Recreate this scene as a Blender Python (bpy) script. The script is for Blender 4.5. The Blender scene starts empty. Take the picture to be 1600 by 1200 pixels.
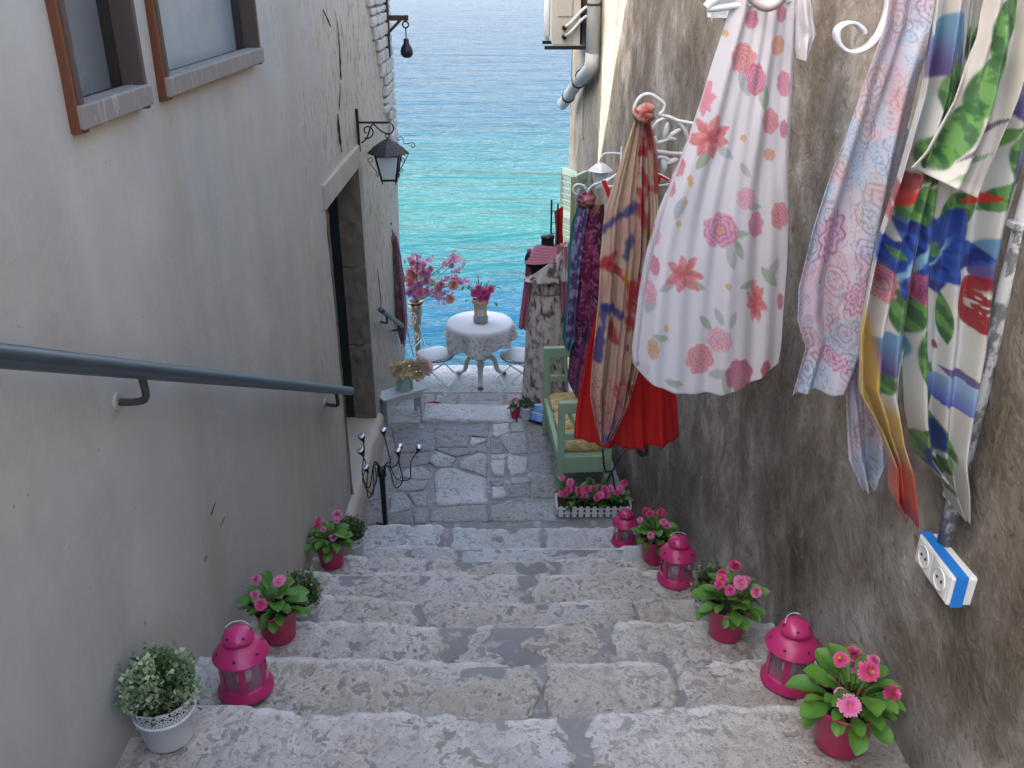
import bpy, math, random
import numpy as np
from mathutils import Vector, Matrix, Euler, noise

# ------------------------------------------------------------------ camera, sky, sun, exposure
K = 1.18            # metres per layout unit
CAMZ = 3.0          # lens height above the landing (layout units)
PITCH = math.radians(25.0)
FOC = 1400.0        # focal length in photo pixels (photo 1600 x 1200)
scene = bpy.context.scene
cam_d = bpy.data.cameras.new("camera")
cam = bpy.data.objects.new("camera", cam_d)
scene.collection.objects.link(cam)
cam.location = (0, 0, CAMZ * K)
cam.rotation_euler = (math.pi / 2 - PITCH, 0, 0)
cam_d.sensor_width = 36.0
cam_d.lens = 36.0 * FOC / 1600.0
cam_d.clip_start = 0.05
cam_d.clip_end = 20000
scene.camera = cam

SUN_TO = Vector((0.60, 0.25, -0.53)).normalized()       # the way the light travels
world = bpy.data.worlds.new("World")
scene.world = world
world.use_nodes = True
wn = world.node_tree
sky = wn.nodes.new("ShaderNodeTexSky")
sky.sky_type = 'NISHITA'
sky.sun_disc = False
sky.sun_elevation = math.asin(-SUN_TO.z)
sky.sun_rotation = math.atan2(-SUN_TO.x, -SUN_TO.y)
sky.air_density = 1.0
sky.dust_density = 5.0
sky.ozone_density = 0.0
wn.links.new(sky.outputs[0], wn.nodes["Background"].inputs[0])
wn.nodes["Background"].inputs[1].default_value = 0.15
sun_d = bpy.data.lights.new("sun", 'SUN')
sun_d.energy = 2.0
sun_d.angle = math.radians(0.5)
sun_d.color = (1.0, 0.93, 0.82)
sun = bpy.data.objects.new("sun", sun_d)
scene.collection.objects.link(sun)
sun.rotation_euler = SUN_TO.to_track_quat('-Z', 'Y').to_euler()
sun.location = (-6, -3, 12)
scene.view_settings.view_transform = 'Standard'
scene.view_settings.look = 'None'
scene.view_settings.gamma = 1.0
scene.view_settings.exposure = 2.8
scene.render.engine = 'CYCLES'
scene.cycles.max_bounces = 6
scene.cycles.diffuse_bounces = 3
scene.cycles.use_denoising = True

COL = scene.collection
rnd = random.Random(7)

# ------------------------------------------------------------------ layout helpers (photo pixel -> point in the place)
CP, SP = math.cos(PITCH), math.sin(PITCH)
def ray(px, py):
    u = (px - 800) / FOC; v = (600 - py) / FOC
    return Vector((u, CP + v * SP, -SP + v * CP))
def at_y(px, py, y):
    d = ray(px, py); s = y / d.y
    return Vector((d.x * s, y, CAMZ + d.z * s))
def at_z(px, py, z):
    d = ray(px, py); s = (z - CAMZ) / d.z
    return Vector((d.x * s, d.y * s, z))
def at_x(px, py, x):
    d = ray(px, py); s = x / d.x
    return Vector((x, d.y * s, CAMZ + d.z * s))
LX = -0.935                                     # face of the left-hand wall
def RX(y): return 1.058 - 0.072 * y             # face of the right-hand wall
def on_right(px, py, off=0.0):
    d = ray(px, py); s = (1.058 - off) / (d.x + 0.072 * d.y)
    return Vector((d.x * s, d.y * s, CAMZ + d.z * s))

# ------------------------------------------------------------------ mesh builder
def V3(a): return Vector(a)
class MB:
    def __init__(self): self.v = []; self.f = []; self.c = None
    def add(self, vs, fs):
        o = len(self.v); self.v += [tuple(p) for p in vs]; self.f += [tuple(i + o for i in f) for f in fs]; return self
    def box(self, c, s, rot=(0, 0, 0), taper=1.0):
        R = Euler(rot).to_matrix(); hx, hy, hz = s[0] / 2, s[1] / 2, s[2] / 2
        vs = []
        for z in (-1, 1):
            k = taper if z > 0 else 1.0
            for x, y in ((-1, -1), (1, -1), (1, 1), (-1, 1)):
                vs.append(V3(c) + R @ Vector((x * hx * k, y * hy * k, z * hz)))
        return self.add(vs, [(3, 2, 1, 0), (4, 5, 6, 7), (0, 1, 5, 4), (1, 2, 6, 5), (2, 3, 7, 6), (3, 0, 4, 7)])
    def span(self, a, b, w, h):                 # a bar of w x h section from a to b
        a, b = V3(a), V3(b); d = (b - a).normalized()
        up = Vector((0, 0, 1)) if abs(d.z) < 0.9 else Vector((0, 1, 0))
        x = d.cross(up).normalized() * (w / 2); y = x.cross(d).normalized() * (h / 2)
        vs = [p + q for p in (a, b) for q in (-x - y, x - y, x + y, -x + y)]
        return self.add(vs, [(0, 1, 2, 3), (7, 6, 5, 4), (0, 4, 5, 1), (1, 5, 6, 2), (2, 6, 7, 3), (3, 7, 4, 0)])
    def tube(self, pts, r, n=8, cap=True):
        pts = [V3(p) for p in pts]; m = len(pts)
        rs = r if hasattr(r, '__len__') else [r] * m
        t0 = (pts[1] - pts[0]).normalized()
        ref = Vector((0, 0, 1)) if abs(t0.z) < 0.9 else Vector((1, 0, 0))
        nx = t0.cross(ref).normalized(); vs = []; fs = []
        for i, p in enumerate(pts):
            t = (pts[min(i + 1, m - 1)] - pts[max(i - 1, 0)])
            t = t.normalized() if t.length > 1e-9 else t0
            nx = (nx - t * nx.dot(t)).normalized(); ny = t.cross(nx)
            for k in range(n):
                a = 2 * math.pi * k / n
                vs.append(p + (nx * math.cos(a) + ny * math.sin(a)) * rs[i])
        for i in range(m - 1):
            for k in range(n):
                k2 = (k + 1) % n
                fs.append((i * n + k, i * n + k2, (i + 1) * n + k2, (i + 1) * n + k))
        if cap:
            fs.append(tuple(range(n - 1, -1, -1))); fs.append(tuple((m - 1) * n + k for k in range(n)))
        return self.add(vs, fs)
    def lathe(self, prof, n=24, loc=(0, 0, 0), sx=1.0, sy=1.0, cap=False):
        vs = []; fs = []; m = len(prof); L = V3(loc)
        for r, z in prof:
            for k in range(n):
                a = 2 * math.pi * k / n
                vs.append(L + Vector((r * math.cos(a) * sx, r * math.sin(a) * sy, z)))
        for i in range(m - 1):
            for k in range(n):
                k2 = (k + 1) % n
                fs.append((i * n + k, i * n + k2, (i + 1) * n + k2, (i + 1) * n + k))
        if cap:
            fs.append(tuple(range(n - 1, -1, -1))); fs.append(tuple((m - 1) * n + k for k in range(n)))
        return self.add(vs, fs)
    def prism(self, poly, ext):                  # poly: 3-D points of one face, ext: extrusion vector
        n = len(poly); e = V3(ext)
        vs = [V3(p) for p in poly] + [V3(p) + e for p in poly]
        fs = [tuple(range(n - 1, -1, -1)), tuple(range(n, 2 * n))] + [(i, (i + 1) % n, n + (i + 1) % n, n + i) for i in range(n)]
        return self.add(vs, fs)
    def grid(self, P, close_u=False):            # P[i][j] points
        a = len(P); b = len(P[0]); vs = [p for r in P for p in r]; fs = []
        for i in range(a - 1):
            for j in range(b - 1 if not close_u else b):
                j2 = (j + 1) % b
                fs.append((i * b + j, i * b + j2, (i + 1) * b + j2, (i + 1) * b + j))
        return self.add(vs, fs)
    def ball(self, c, r, n=10, m=6, s=(1, 1, 1)):
        P = []
        for i in range(m + 1):
            t = math.pi * i / m
            P.append([V3(c) + Vector((r * s[0] * math.sin(t) * math.cos(2 * math.pi * k / n), r * s[1] * math.sin(t) * math.sin(2 * math.pi * k / n), r * s[2] * math.cos(t))) for k in range(n)])
        return self.grid(P, True)
    def build(self, name, mat, parent=None, smooth=False, bevel=0.0, origin=None, cols=None, solid=0.0, fix=True):
        off = Vector((0, 0, 0))
        if parent is not None:
            q = parent
            while q is not None: off += q.location; q = q.parent
        elif origin is not None: off = V3(origin)
        me = bpy.data.meshes.new(name)
        me.from_pydata([(a - off.x, b - off.y, c - off.z) for a, b, c in self.v], [], self.f)
        if fix:
            import bmesh
            bm = bmesh.new(); bm.from_mesh(me); bmesh.ops.recalc_face_normals(bm, faces=bm.faces); bm.to_mesh(me); bm.free()
        if smooth: me.polygons.foreach_set('use_smooth', [True] * len(me.polygons))
        if mat is not None: me.materials.append(M(mat) if isinstance(mat, str) else mat)
        if cols is not None:
            at = me.color_attributes.new('Col', 'FLOAT_COLOR', 'POINT')
            at.data.foreach_set('color', np.asarray(cols, dtype=np.float32).reshape(-1))
        o = bpy.data.objects.new(name, me); COL.objects.link(o)
        if parent is not None: o.parent = parent
        elif origin is not None: o.location = off
        if bevel:
            b = o.modifiers.new('bevel', 'BEVEL'); b.width = bevel; b.segments = 2; b.limit_method = 'ANGLE'; b.angle_limit = 0.7
        if solid:
            s = o.modifiers.new('solid', 'SOLIDIFY'); s.thickness = solid; s.offset = 0
        return o
def tag(o, label=None, cat=None, group=None, kind=None):
    if label: o['label'] = label
    if cat: o['category'] = cat
    if group: o['group'] = group
    if kind: o['kind'] = kind
    return o
def thing(name, loc, label, cat, group=None):
    o = bpy.data.objects.new(name, None); COL.objects.link(o); o.location = loc; o.empty_display_size = 0.05
    return tag(o, label, cat, group)
def inst(src, parent, loc, rot=(0, 0, 0), s=1.0):          # a part that shares mesh data
    o = src.copy(); COL.objects.link(o); o.parent = parent; o.location = loc; o.rotation_euler = rot
    o.scale = (s, s, s) if not hasattr(s, '__len__') else s
    return o
def copy_tree(o, parent=None):
    c = o.copy(); COL.objects.link(c); c.parent = parent
    for ch in list(o.children): copy_tree(ch, c)
    return c
def part_mesh(mb, name, mat, smooth=False, cols=None):     # mesh data only
    o = mb.build(name, mat, smooth=smooth, cols=cols); me = o.data; bpy.data.objects.remove(o); return me
def part_of(me, name, parent, loc, rot=(0, 0, 0), s=1.0):
    o = bpy.data.objects.new(name, me); COL.objects.link(o); o.parent = parent; o.location = loc
    if isinstance(rot, Euler) or len(rot) == 3: o.rotation_euler = rot
    else: o.rotation_mode = 'QUATERNION'; o.rotation_quaternion = rot
    o.scale = (s, s, s) if not hasattr(s, '__len__') else s
    return o
def arc(c, r, a0, a1, n, ax, ay):
    c, ax, ay = V3(c), V3(ax), V3(ay)
    return [c + ax * (r * math.cos(a0 + (a1 - a0) * i / n)) + ay * (r * math.sin(a0 + (a1 - a0) * i / n)) for i in range(n + 1)]
def spiral(c, r0, r1, a0, a1, n, ax, ay):
    c, ax, ay = V3(c), V3(ax), V3(ay); out = []
    for i in range(n + 1):
        t = i / n; r = r0 + (r1 - r0) * t; a = a0 + (a1 - a0) * t
        out.append(c + ax * (r * math.cos(a)) + ay * (r * math.sin(a)))
    return out
def smoothpts(pts, n=6):                          # Catmull-Rom through points
    pts = [V3(p) for p in pts]; out = []
    for i in range(len(pts) - 1):
        p0 = pts[max(i - 1, 0)]; p1 = pts[i]; p2 = pts[i + 1]; p3 = pts[min(i + 2, len(pts) - 1)]
        for k in range(n):
            t = k / n
            out.append(0.5 * ((2 * p1) + (p2 - p0) * t + (2 * p0 - 5 * p1 + 4 * p2 - p3) * t * t + (3 * p1 - p0 - 3 * p2 + p3) * t ** 3))
    out.append(pts[-1]); return out
X, Y, Z = Vector((1, 0, 0)), Vector((0, 1, 0)), Vector((0, 0, 1))
def fbm(p, o=4): return noise.fractal(p, 0.9, 2.0, o, noise_basis='PERLIN_ORIGINAL')

# numpy value noise for prints on cloth
def vnoise(x, y, seed=0):
    x = np.asarray(x, float); y = np.asarray(y, float)
    xi = np.floor(x).astype(np.int64); yi = np.floor(y).astype(np.int64); xf = x - xi; yf = y - yi
    def h(a, b):
        n = (a * 374761393 + b * 668265263 + seed * 144665) & 0xffffffff
        n = ((n ^ (n >> 13)) * 1274126177) & 0xffffffff
        return ((n ^ (n >> 16)) & 0xffff) / 65535.0
    u = xf * xf * (3 - 2 * xf); v = yf * yf * (3 - 2 * yf)
    return (h(xi, yi) * (1 - u) + h(xi + 1, yi) * u) * (1 - v) + (h(xi, yi + 1) * (1 - u) + h(xi + 1, yi + 1) * u) * v
def fnoise(x, y, seed=0, o=4):
    s = 0; a = 0.5
    for k in range(o): s = s + a * vnoise(x * 2 ** k, y * 2 ** k, seed + k); a *= 0.5
    return s / (1 - 0.5 ** o)
def sstep(a, b, x): t = np.clip((x - a) / (b - a), 0, 1); return t * t * (3 - 2 * t)
def lin(r, g, b):                                  # sRGB 0..255 -> linear
    f = lambda c: (c / 255 / 12.92) if c <= 10 else ((c / 255 + 0.055) / 1.055) ** 2.4
    return (f(r), f(g), f(b))

# ------------------------------------------------------------------ materials
MATS = {}
class NT:
    def __init__(self, name):
        self.m = bpy.data.materials.new(name); self.m.use_nodes = True
        self.t = self.m.node_tree; self.b = self.t.nodes["Principled BSDF"]; self.out = self.t.nodes["Material Output"]
        self.tc = None
    def n(self, ty, **kw):
        x = self.t.nodes.new(ty)
        for k, v in kw.items():
            if k.startswith('i_'): x.inputs[k[2:].replace('_', ' ')].default_value = v
            else: setattr(x, k, v)
        return x
    def l(self, a, b): self.t.links.new(a, b)
    def co(self, scale=(1, 1, 1), loc=(0, 0, 0), rot=(0, 0, 0)):
        if self.tc is None: self.tc = self.n("ShaderNodeTexCoord")
        mp = self.n("ShaderNodeMapping"); mp.inputs['Scale'].default_value = scale; mp.inputs['Location'].default_value = loc; mp.inputs['Rotation'].default_value = rot
        self.l(self.tc.outputs['Object'], mp.inputs[0]); return mp.outputs[0]
    def noise(self, co, scale, detail=4, rough=0.55, dist=0.0):
        x = self.n("ShaderNodeTexNoise"); x.inputs['Scale'].default_value = scale; x.inputs['Detail'].default_value = detail
        x.inputs['Roughness'].default_value = rough; x.inputs['Distortion'].default_value = dist; self.l(co, x.inputs['Vector']); return x.outputs[0]
    def voro(self, co, scale, feature='F1', rand=1.0, out='Distance'):
        x = self.n("ShaderNodeTexVoronoi"); x.feature = feature; x.inputs['Scale'].default_value = scale
        x.inputs['Randomness'].default_value = rand; self.l(co, x.inputs['Vector']); return x.outputs[out]
    def ramp(self, f, stops, interp='LINEAR'):
        x = self.n("ShaderNodeValToRGB"); e = x.color_ramp.elements; x.color_ramp.interpolation = interp
        while len(e) < len(stops): e.new(0.5)
        for i, (p, c) in enumerate(stops):
            e[i].position = p; e[i].color = (c, c, c, 1) if not hasattr(c, '__len__') else (*c[:3], 1)
        self.l(f, x.inputs[0]); return x.outputs[0]
    def mix(self, f, a, b, mode='MIX'):
        x = self.n("ShaderNodeMix"); x.data_type = 'RGBA'; x.blend_type = mode
        for s, val in ((0, f), (6, a), (7, b)):
            if hasattr(val, 'links'): self.l(val, x.inputs[s])
            elif hasattr(val, '__len__'): x.inputs[s].default_value = (*val[:3], 1)
            else: x.inputs[s].default_value = val
        return x.outputs[2]
    def math(self, op, a, b=0.5, c=None):
        x = self.n("ShaderNodeMath"); x.operation = op
        for s, val in ((0, a), (1, b), (2, c)):
            if val is None: continue
            if hasattr(val, 'links'): self.l(val, x.inputs[s])
            else: x.inputs[s].default_value = val
        return x.outputs[0]
    def bump(self, h, strength=0.5, dist=0.01, prev=None):
        x = self.n("ShaderNodeBump"); x.inputs['Strength'].default_value = strength; x.inputs['Distance'].default_value = dist
        self.l(h, x.inputs['Height'])
        if prev is not None: self.l(prev, x.inputs['Normal'])
        self.l(x.outputs[0], self.b.inputs['Normal']); return x.outputs[0]
    def color(self, c):
        if hasattr(c, 'links'): self.l(c, self.b.inputs['Base Color'])
        else: self.b.inputs['Base Color'].default_value = (*c[:3], 1)
    def set(self, rough=0.6, metal=0.0, spec=0.5, **kw):
        if hasattr(rough, 'links'): self.l(rough, self.b.inputs['Roughness'])
        else: self.b.inputs['Roughness'].default_value = rough
        self.b.inputs['Metallic'].default_value = metal; self.b.inputs['Specular IOR Level'].default_value = spec
        for k, v in kw.items(): self.b.inputs[k].default_value = v
def M(name): return MATS[name]
def simple(name, c, rough=0.6, metal=0.0, var=0.12, vs=8.0, bump=0.0, bs=60.0, spec=0.5, **kw):
    t = NT(name); co = t.co()
    f = t.noise(co, vs, 5)
    t.color(t.mix(f, tuple(x * (1 - var * 1.6) for x in c), tuple(min(1, x * (1 + var * 1.6)) for x in c)))
    t.set(t.ramp(t.noise(co, vs * 2.3, 3), [(0.3, max(0, rough - 0.08)), (0.7, min(1, rough + 0.08))]), metal, spec, **kw)
    if bump: t.bump(t.noise(co, bs, 4), bump, 0.004)
    MATS[name] = t.m; return t
def worn(name, c, under, amount=0.5, rough=0.55, scale=14.0, metal=0.0, stretch=(1, 1, 1), bump=0.3):
    t = NT(name); co = t.co(stretch)
    f = t.noise(co, scale, 8, 0.7)
    m = t.ramp(f, [(amount - 0.03, 0), (amount + 0.03, 1)])
    v = t.noise(co, scale * 0.5, 4)
    base = t.mix(v, tuple(x * 0.82 for x in c), tuple(min(1, x * 1.15) for x in c))
    t.color(t.mix(m, under, base)); t.set(rough, metal)
    t.bump(t.mix(0.25, m, f), bump, 0.002); MATS[name] = t.m; return t

def limestone(name, light, tan, pit, pitpos=0.56, sc=1.0, amt=0.80):
    t = NT(name); co = t.co((1, 1, 1))
    big = t.noise(co, 1.7 * sc, 2, 0.6)
    mid = t.noise(co, 8 * sc, 3, 0.6, 0.3)
    base = t.mix(t.ramp(big, [(0.38, 0), (0.62, 1)]), light, tan)
    base = t.mix(t.ramp(mid, [(0.42, 0.0), (0.70, 0.40)]), base, tuple(x * 0.72 for x in tan))
    n1 = t.noise(co, 30 * sc, 3, 0.55, 0.35)
    fade = t.ramp(t.noise(co, 6.5 * sc, 2, 0.5), [(0.33, 0.25), (0.55, 1.0)])
    p1 = t.ramp(n1, [(pitpos - 0.004, 0), (pitpos + 0.014, 0.75), (pitpos + 0.10, 1)])
    n2 = t.noise(co, 85 * sc, 2, 0.55)
    p2 = t.ramp(n2, [(pitpos + 0.03, 0), (pitpos + 0.075, 1)])
    pits = t.math('MAXIMUM', t.math('MULTIPLY', p1, fade), t.math('MULTIPLY', p2, 0.8))
    pc = t.mix(mid, tuple(x * 0.75 for x in pit), tuple(x * 1.9 for x in pit))
    c = t.mix(t.math('MULTIPLY', pits, amt), base, pc)
    rim = t.ramp(n1, [(pitpos - 0.07, 0), (pitpos - 0.02, 0.5), (pitpos, 0.0)])
    c = t.mix(t.math('MULTIPLY', rim, fade), c, tuple(min(1, x * 1.25) for x in light))
    grain = t.noise(co, 190 * sc, 1, 0.7)
    c = t.mix(0.28, c, t.mix(grain, (0.2, 0.2, 0.2), (0.85, 0.85, 0.85)), 'OVERLAY')
    dark = t.ramp(t.voro(co, 17 * sc), [(0.06, 1), (0.12, 0)])
    c = t.mix(t.math('MULTIPLY', dark, t.ramp(big, [(0.42, 0), (0.55, 0.8)])), c, (0.07, 0.058, 0.045))
    # trodden, paler nosings, with edge highlights put into the colour
    w = t.n("ShaderNodeAttribute"); w.attribute_name = 'Col'
    c = t.mix(t.math('MULTIPLY', w.outputs[2], 0.75), c, tuple(min(1, x * 1.38) for x in light))
    t.color(c); t.set(t.ramp(pits, [(0, 0.5), (1, 0.8)]), 0, 0.45)
    h = t.math('SUBTRACT', t.math('MULTIPLY', grain, 0.14), t.math('MULTIPLY', n1, 1.6))
    t.bump(h, 0.8, 0.012); MATS[name] = t.m
limestone('limestone', (0.435, 0.42, 0.395), (0.36, 0.315, 0.26), (0.15, 0.13, 0.105), 0.555)
limestone('limestone_pale', (0.46, 0.475, 0.49), (0.38, 0.37, 0.35), (0.18, 0.178, 0.17), 0.565, 1.1)
limestone('paving', (0.34, 0.355, 0.37), (0.255, 0.25, 0.235), (0.13, 0.13, 0.125), 0.56, 0.85)
limestone('paving_dark', (0.20, 0.21, 0.22), (0.215, 0.205, 0.185), (0.10, 0.10, 0.095), 0.54, 0.8)

def mortar(name, a, b):
    t = NT(name); co = t.co()
    f = t.noise(co, 5, 6, 0.65); g = t.noise(co, 70, 4, 0.7)
    c = t.mix(t.ramp(f, [(0.3, 0), (0.7, 1)]), a, b)
    c = t.mix(t.ramp(t.noise(co, 16, 6, 0.6), [(0.56, 0), (0.62, 0.55)]), c, tuple(x * 1.7 for x in b))
    t.color(c); t.set(0.72); t.bump(t.mix(0.5, f, g), 0.6, 0.01); MATS[name] = t.m
mortar('mortar', (0.175, 0.172, 0.165), (0.235, 0.232, 0.225))
mortar('cement', (0.17, 0.172, 0.168), (0.255, 0.258, 0.255))

def stucco_left():
    t = NT('stucco_beige'); co = t.co(); st = t.co((1, 1, 0.16))
    big = t.noise(co, 0.8, 3, 0.6); mid = t.noise(co, 3.2, 4, 0.62); strk = t.noise(st, 6.0, 4, 0.65)
    c = t.mix(t.ramp(big, [(0.36, 0), (0.64, 1)]), (0.372, 0.370, 0.345), (0.430, 0.408, 0.355))
    c = t.mix(t.ramp(strk, [(0.48, 0), (0.75, 0.32)]), c, (0.27, 0.26, 0.245))
    c = t.mix(t.ramp(mid, [(0.50, 0), (0.70, 0.4)]), c, (0.47, 0.46, 0.44))
    patch = t.ramp(t.noise(t.co((1, 1, 0.8), (4, 2, 9)), 0.75, 5, 0.5, 0.3), [(0.53, 0), (0.555, 0.5)])
    c = t.mix(patch, c, t.mix(mid, (0.34, 0.33, 0.31), (0.41, 0.395, 0.365)))
    damp = t.ramp(t.noise(t.co((1, 1, 0.3), (2, 7, 1)), 1.4, 5, 0.6, 0.2), [(0.56, 0), (0.70, 0.5)])
    c = t.mix(damp, c, (0.30, 0.275, 0.235))
    sep = t.n("ShaderNodeSeparateXYZ"); t.l(t.tc.outputs['Object'], sep.inputs[0])
    yy = sep.outputs[1]; zz = sep.outputs[2]
    # rain stains washed down from the sills, a rubbed band under the rail
    sill = t.math('MULTIPLY', t.ramp(t.math('ADD', zz, -1.9), [(0.0, 0.0), (0.70, 0.75), (0.78, 0.9)]), t.ramp(t.noise(t.co((1, 1, 0.12)), 3.2, 4, 0.65), [(0.45, 0), (0.66, 0.5)]))
    c = t.mix(sill, c, (0.36, 0.315, 0.25))
    # rougher, flaking plaster towards the sea end
    far = t.ramp(t.math('ADD', t.math('MULTIPLY', yy, 0.16), t.math('MULTIPLY', t.math('SUBTRACT', mid, 0.5), 0.6)), [(0.30, 0), (0.50, 1)])
    fl = t.noise(t.co((1, 1, 0.4)), 22, 5, 0.7, 0.5)
    flk = t.math('MULTIPLY', t.ramp(fl, [(0.55, 0), (0.585, 1)]), far)
    c = t.mix(t.math('MULTIPLY', far, 0.5), c, t.mix(mid, (0.36, 0.33, 0.285), (0.50, 0.47, 0.41)))
    c = t.mix(t.math('MULTIPLY', flk, 0.6), c, (0.22, 0.195, 0.16))
    spots = t.math('MULTIPLY', t.ramp(t.noise(co, 38, 2, 0.5), [(0.70, 0), (0.73, 1)]), t.ramp(mid, [(0.50, 0), (0.62, 0.8)]))
    c = t.mix(spots, c, (0.18, 0.17, 0.15))
    t.color(c); t.set(0.85, 0, 0.3)
    g = t.noise(co, 48, 3, 0.7); h = t.math('SUBTRACT', t.math('MULTIPLY', g, 0.35), t.math('MULTIPLY', flk, 0.7))
    t.bump(h, 0.55, 0.012); MATS['stucco_beige'] = t.m
stucco_left()
def plaster_right():
    t = NT('plaster_brown'); co = t.co(); st = t.co((1, 1, 0.72))
    a = t.noise(st, 1.8, 7, 0.66, 0.5); b = t.noise(co, 0.8, 2, 0.6); d = t.noise(t.co((1, 1, 0.8), (3, 1, 2)), 6.5, 6, 0.68, 0.35); e = t.noise(t.co((1, 1, 0.9), (7, 2, 5)), 30, 4, 0.65, 0.3)
    sep = t.n("ShaderNodeSeparateXYZ"); t.l(t.tc.outputs['Object'], sep.inputs[0])
    ad = t.math('ADD', t.math('MULTIPLY', a, 0.62), t.math('MULTIPLY', d, 0.38))
    c = t.ramp(ad, [(0.36, (0.0616, 0.0487, 0.0366)), (0.44, (0.1134, 0.0937, 0.0733)), (0.50, (0.1578, 0.1361, 0.1124)), (0.55, (0.2157, 0.1935, 0.1667)), (0.63, (0.3574, 0.3307, 0.2968))])
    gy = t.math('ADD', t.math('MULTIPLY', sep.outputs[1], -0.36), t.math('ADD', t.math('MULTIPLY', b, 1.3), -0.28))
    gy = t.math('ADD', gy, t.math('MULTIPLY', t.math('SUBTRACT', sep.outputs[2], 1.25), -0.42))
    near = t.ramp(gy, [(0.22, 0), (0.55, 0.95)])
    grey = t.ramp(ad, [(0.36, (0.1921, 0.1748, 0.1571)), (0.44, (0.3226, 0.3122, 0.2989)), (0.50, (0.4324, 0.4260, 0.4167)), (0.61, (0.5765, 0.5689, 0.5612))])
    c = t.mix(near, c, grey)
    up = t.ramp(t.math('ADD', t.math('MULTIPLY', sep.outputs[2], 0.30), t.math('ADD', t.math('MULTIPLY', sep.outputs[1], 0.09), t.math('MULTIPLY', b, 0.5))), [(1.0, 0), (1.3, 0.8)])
    pale = t.ramp(ad, [(0.38, (0.0363, 0.0347, 0.0309)), (0.5, (0.0622, 0.0599, 0.0544)), (0.62, (0.1037, 0.0999, 0.0917))])  # upper wall darkened in the colour to offset its strong skylight
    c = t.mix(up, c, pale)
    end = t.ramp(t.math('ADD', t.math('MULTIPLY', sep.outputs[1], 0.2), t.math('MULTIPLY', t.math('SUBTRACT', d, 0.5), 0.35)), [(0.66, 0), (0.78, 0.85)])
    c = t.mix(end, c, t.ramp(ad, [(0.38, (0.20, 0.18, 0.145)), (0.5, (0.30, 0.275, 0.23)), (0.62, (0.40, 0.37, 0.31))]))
    flk = t.ramp(e, [(0.60, 0), (0.64, 1)])
    c = t.mix(t.math('MULTIPLY', flk, 0.35), c, (0.22, 0.205, 0.185))
    dk = t.ramp(e, [(0.33, 1), (0.38, 0)])
    c = t.mix(t.math('MULTIPLY', dk, 0.5), c, (0.030, 0.024, 0.018))
    mossy = t.math('MULTIPLY', t.ramp(t.noise(t.co((1, 1, 0.5), (1, 5, 1)), 3.1, 4, 0.7, 0.4), [(0.54, 0), (0.64, 1)]), 0.5)
    c = t.mix(mossy, c, (0.075, 0.064, 0.045))
    t.color(c); t.set(0.88, 0, 0.3)
    h = t.math('ADD', t.math('MULTIPLY', d, 0.8), t.math('MULTIPLY', e, 0.5))
    t.bump(h, 0.8, 0.025); MATS['plaster_brown'] = t.m
plaster_right()

simple('jamb_stone', (0.15, 0.125, 0.09), 0.9, var=0.35, vs=9, bump=1.0, bs=34)
simple('lintel_stone', (0.36, 0.33, 0.28), 0.85, var=0.15, vs=6, bump=0.6, bs=40)
simple('sill_stone', (0.42, 0.38, 0.31), 0.8, var=0.12, vs=5, bump=0.6, bs=30)
simple('rubble', (0.42, 0.415, 0.40), 0.85, var=0.25, vs=14, bump=1.0, bs=45)
simple('rubble_joint', (0.20, 0.195, 0.185), 0.9, var=0.2, vs=20, bump=0.6)
worn('wood_grey', (0.20, 0.175, 0.155), (0.29, 0.265, 0.245), 0.42, 0.75, 9, stretch=(6, 6, 1))
worn('wood_orange', (0.125, 0.037, 0.012), (0.06, 0.022, 0.010), 0.34, 0.5, 7, stretch=(4, 4, 0.8))
worn('wood_brown', (0.060, 0.040, 0.032), (0.15, 0.125, 0.105), 0.36, 0.7, 9, stretch=(6, 6, 1))
simple('wood_dark', (0.018, 0.013, 0.010), 0.6)
simple('door_dark', (0.012, 0.018, 0.016), 0.5)
simple('pane', (0.23, 0.265, 0.285), 0.35, var=0.25, vs=3)  # reflected sky put into the pane's blue-grey base colour
simple('pane_dim', (0.15, 0.165, 0.165), 0.35, var=0.3, vs=3)
simple('crack', (0.035, 0.03, 0.026), 0.9)
worn('rail_steel', (0.085, 0.115, 0.14), (0.045, 0.05, 0.055), 0.36, 0.38, 30, 0.65, bump=0.15)
simple('rust_dark', (0.05, 0.028, 0.022), 0.75, 0.2, var=0.35, vs=25, bump=0.5)
simple('iron_black', (0.012, 0.012, 0.014), 0.45, 0.3, var=0.3, vs=40)
simple('iron_flaked', (0.045, 0.043, 0.045), 0.6, 0.3, var=0.6, vs=22)
def glassy(name, c, alpha_rough, trans=0.6):
    t = NT(name); t.color(c); t.set(alpha_rough, 0, 0.5); t.b.inputs['Transmission Weight'].default_value = trans; t.b.inputs['IOR'].default_value = 1.2; MATS[name] = t.m
glassy('lamp_glass', (0.72, 0.82, 0.84), 0.45, 0.35)
glassy('clear_glass', (0.93, 0.90, 0.93), 0.06, 0.92)
worn('white_iron', (0.62, 0.63, 0.63), (0.28, 0.22, 0.17), 0.30, 0.45, 24, bump=0.2)
simple('white_plastic', (0.62, 0.63, 0.61), 0.4, var=0.06)
worn('white_wood', (0.50, 0.52, 0.52), (0.27, 0.26, 0.24), 0.33, 0.6, 12)
worn('green_paint', (0.255, 0.385, 0.25), (0.33, 0.34, 0.27), 0.27, 0.5, 18, bump=0.15)
worn('shutter_paint', (0.42, 0.55, 0.47), (0.5, 0.52, 0.46), 0.32, 0.55, 16)
simple('shutter_edge', (0.24, 0.27, 0.14), 0.6)
simple('pot_pink', (0.40, 0.022, 0.090), 0.38, var=0.06, vs=5)
simple('lantern_pink', (0.43, 0.024, 0.125), 0.33, var=0.07, vs=6)
simple('pot_white', (0.60, 0.61, 0.63), 0.42, var=0.05)
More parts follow.
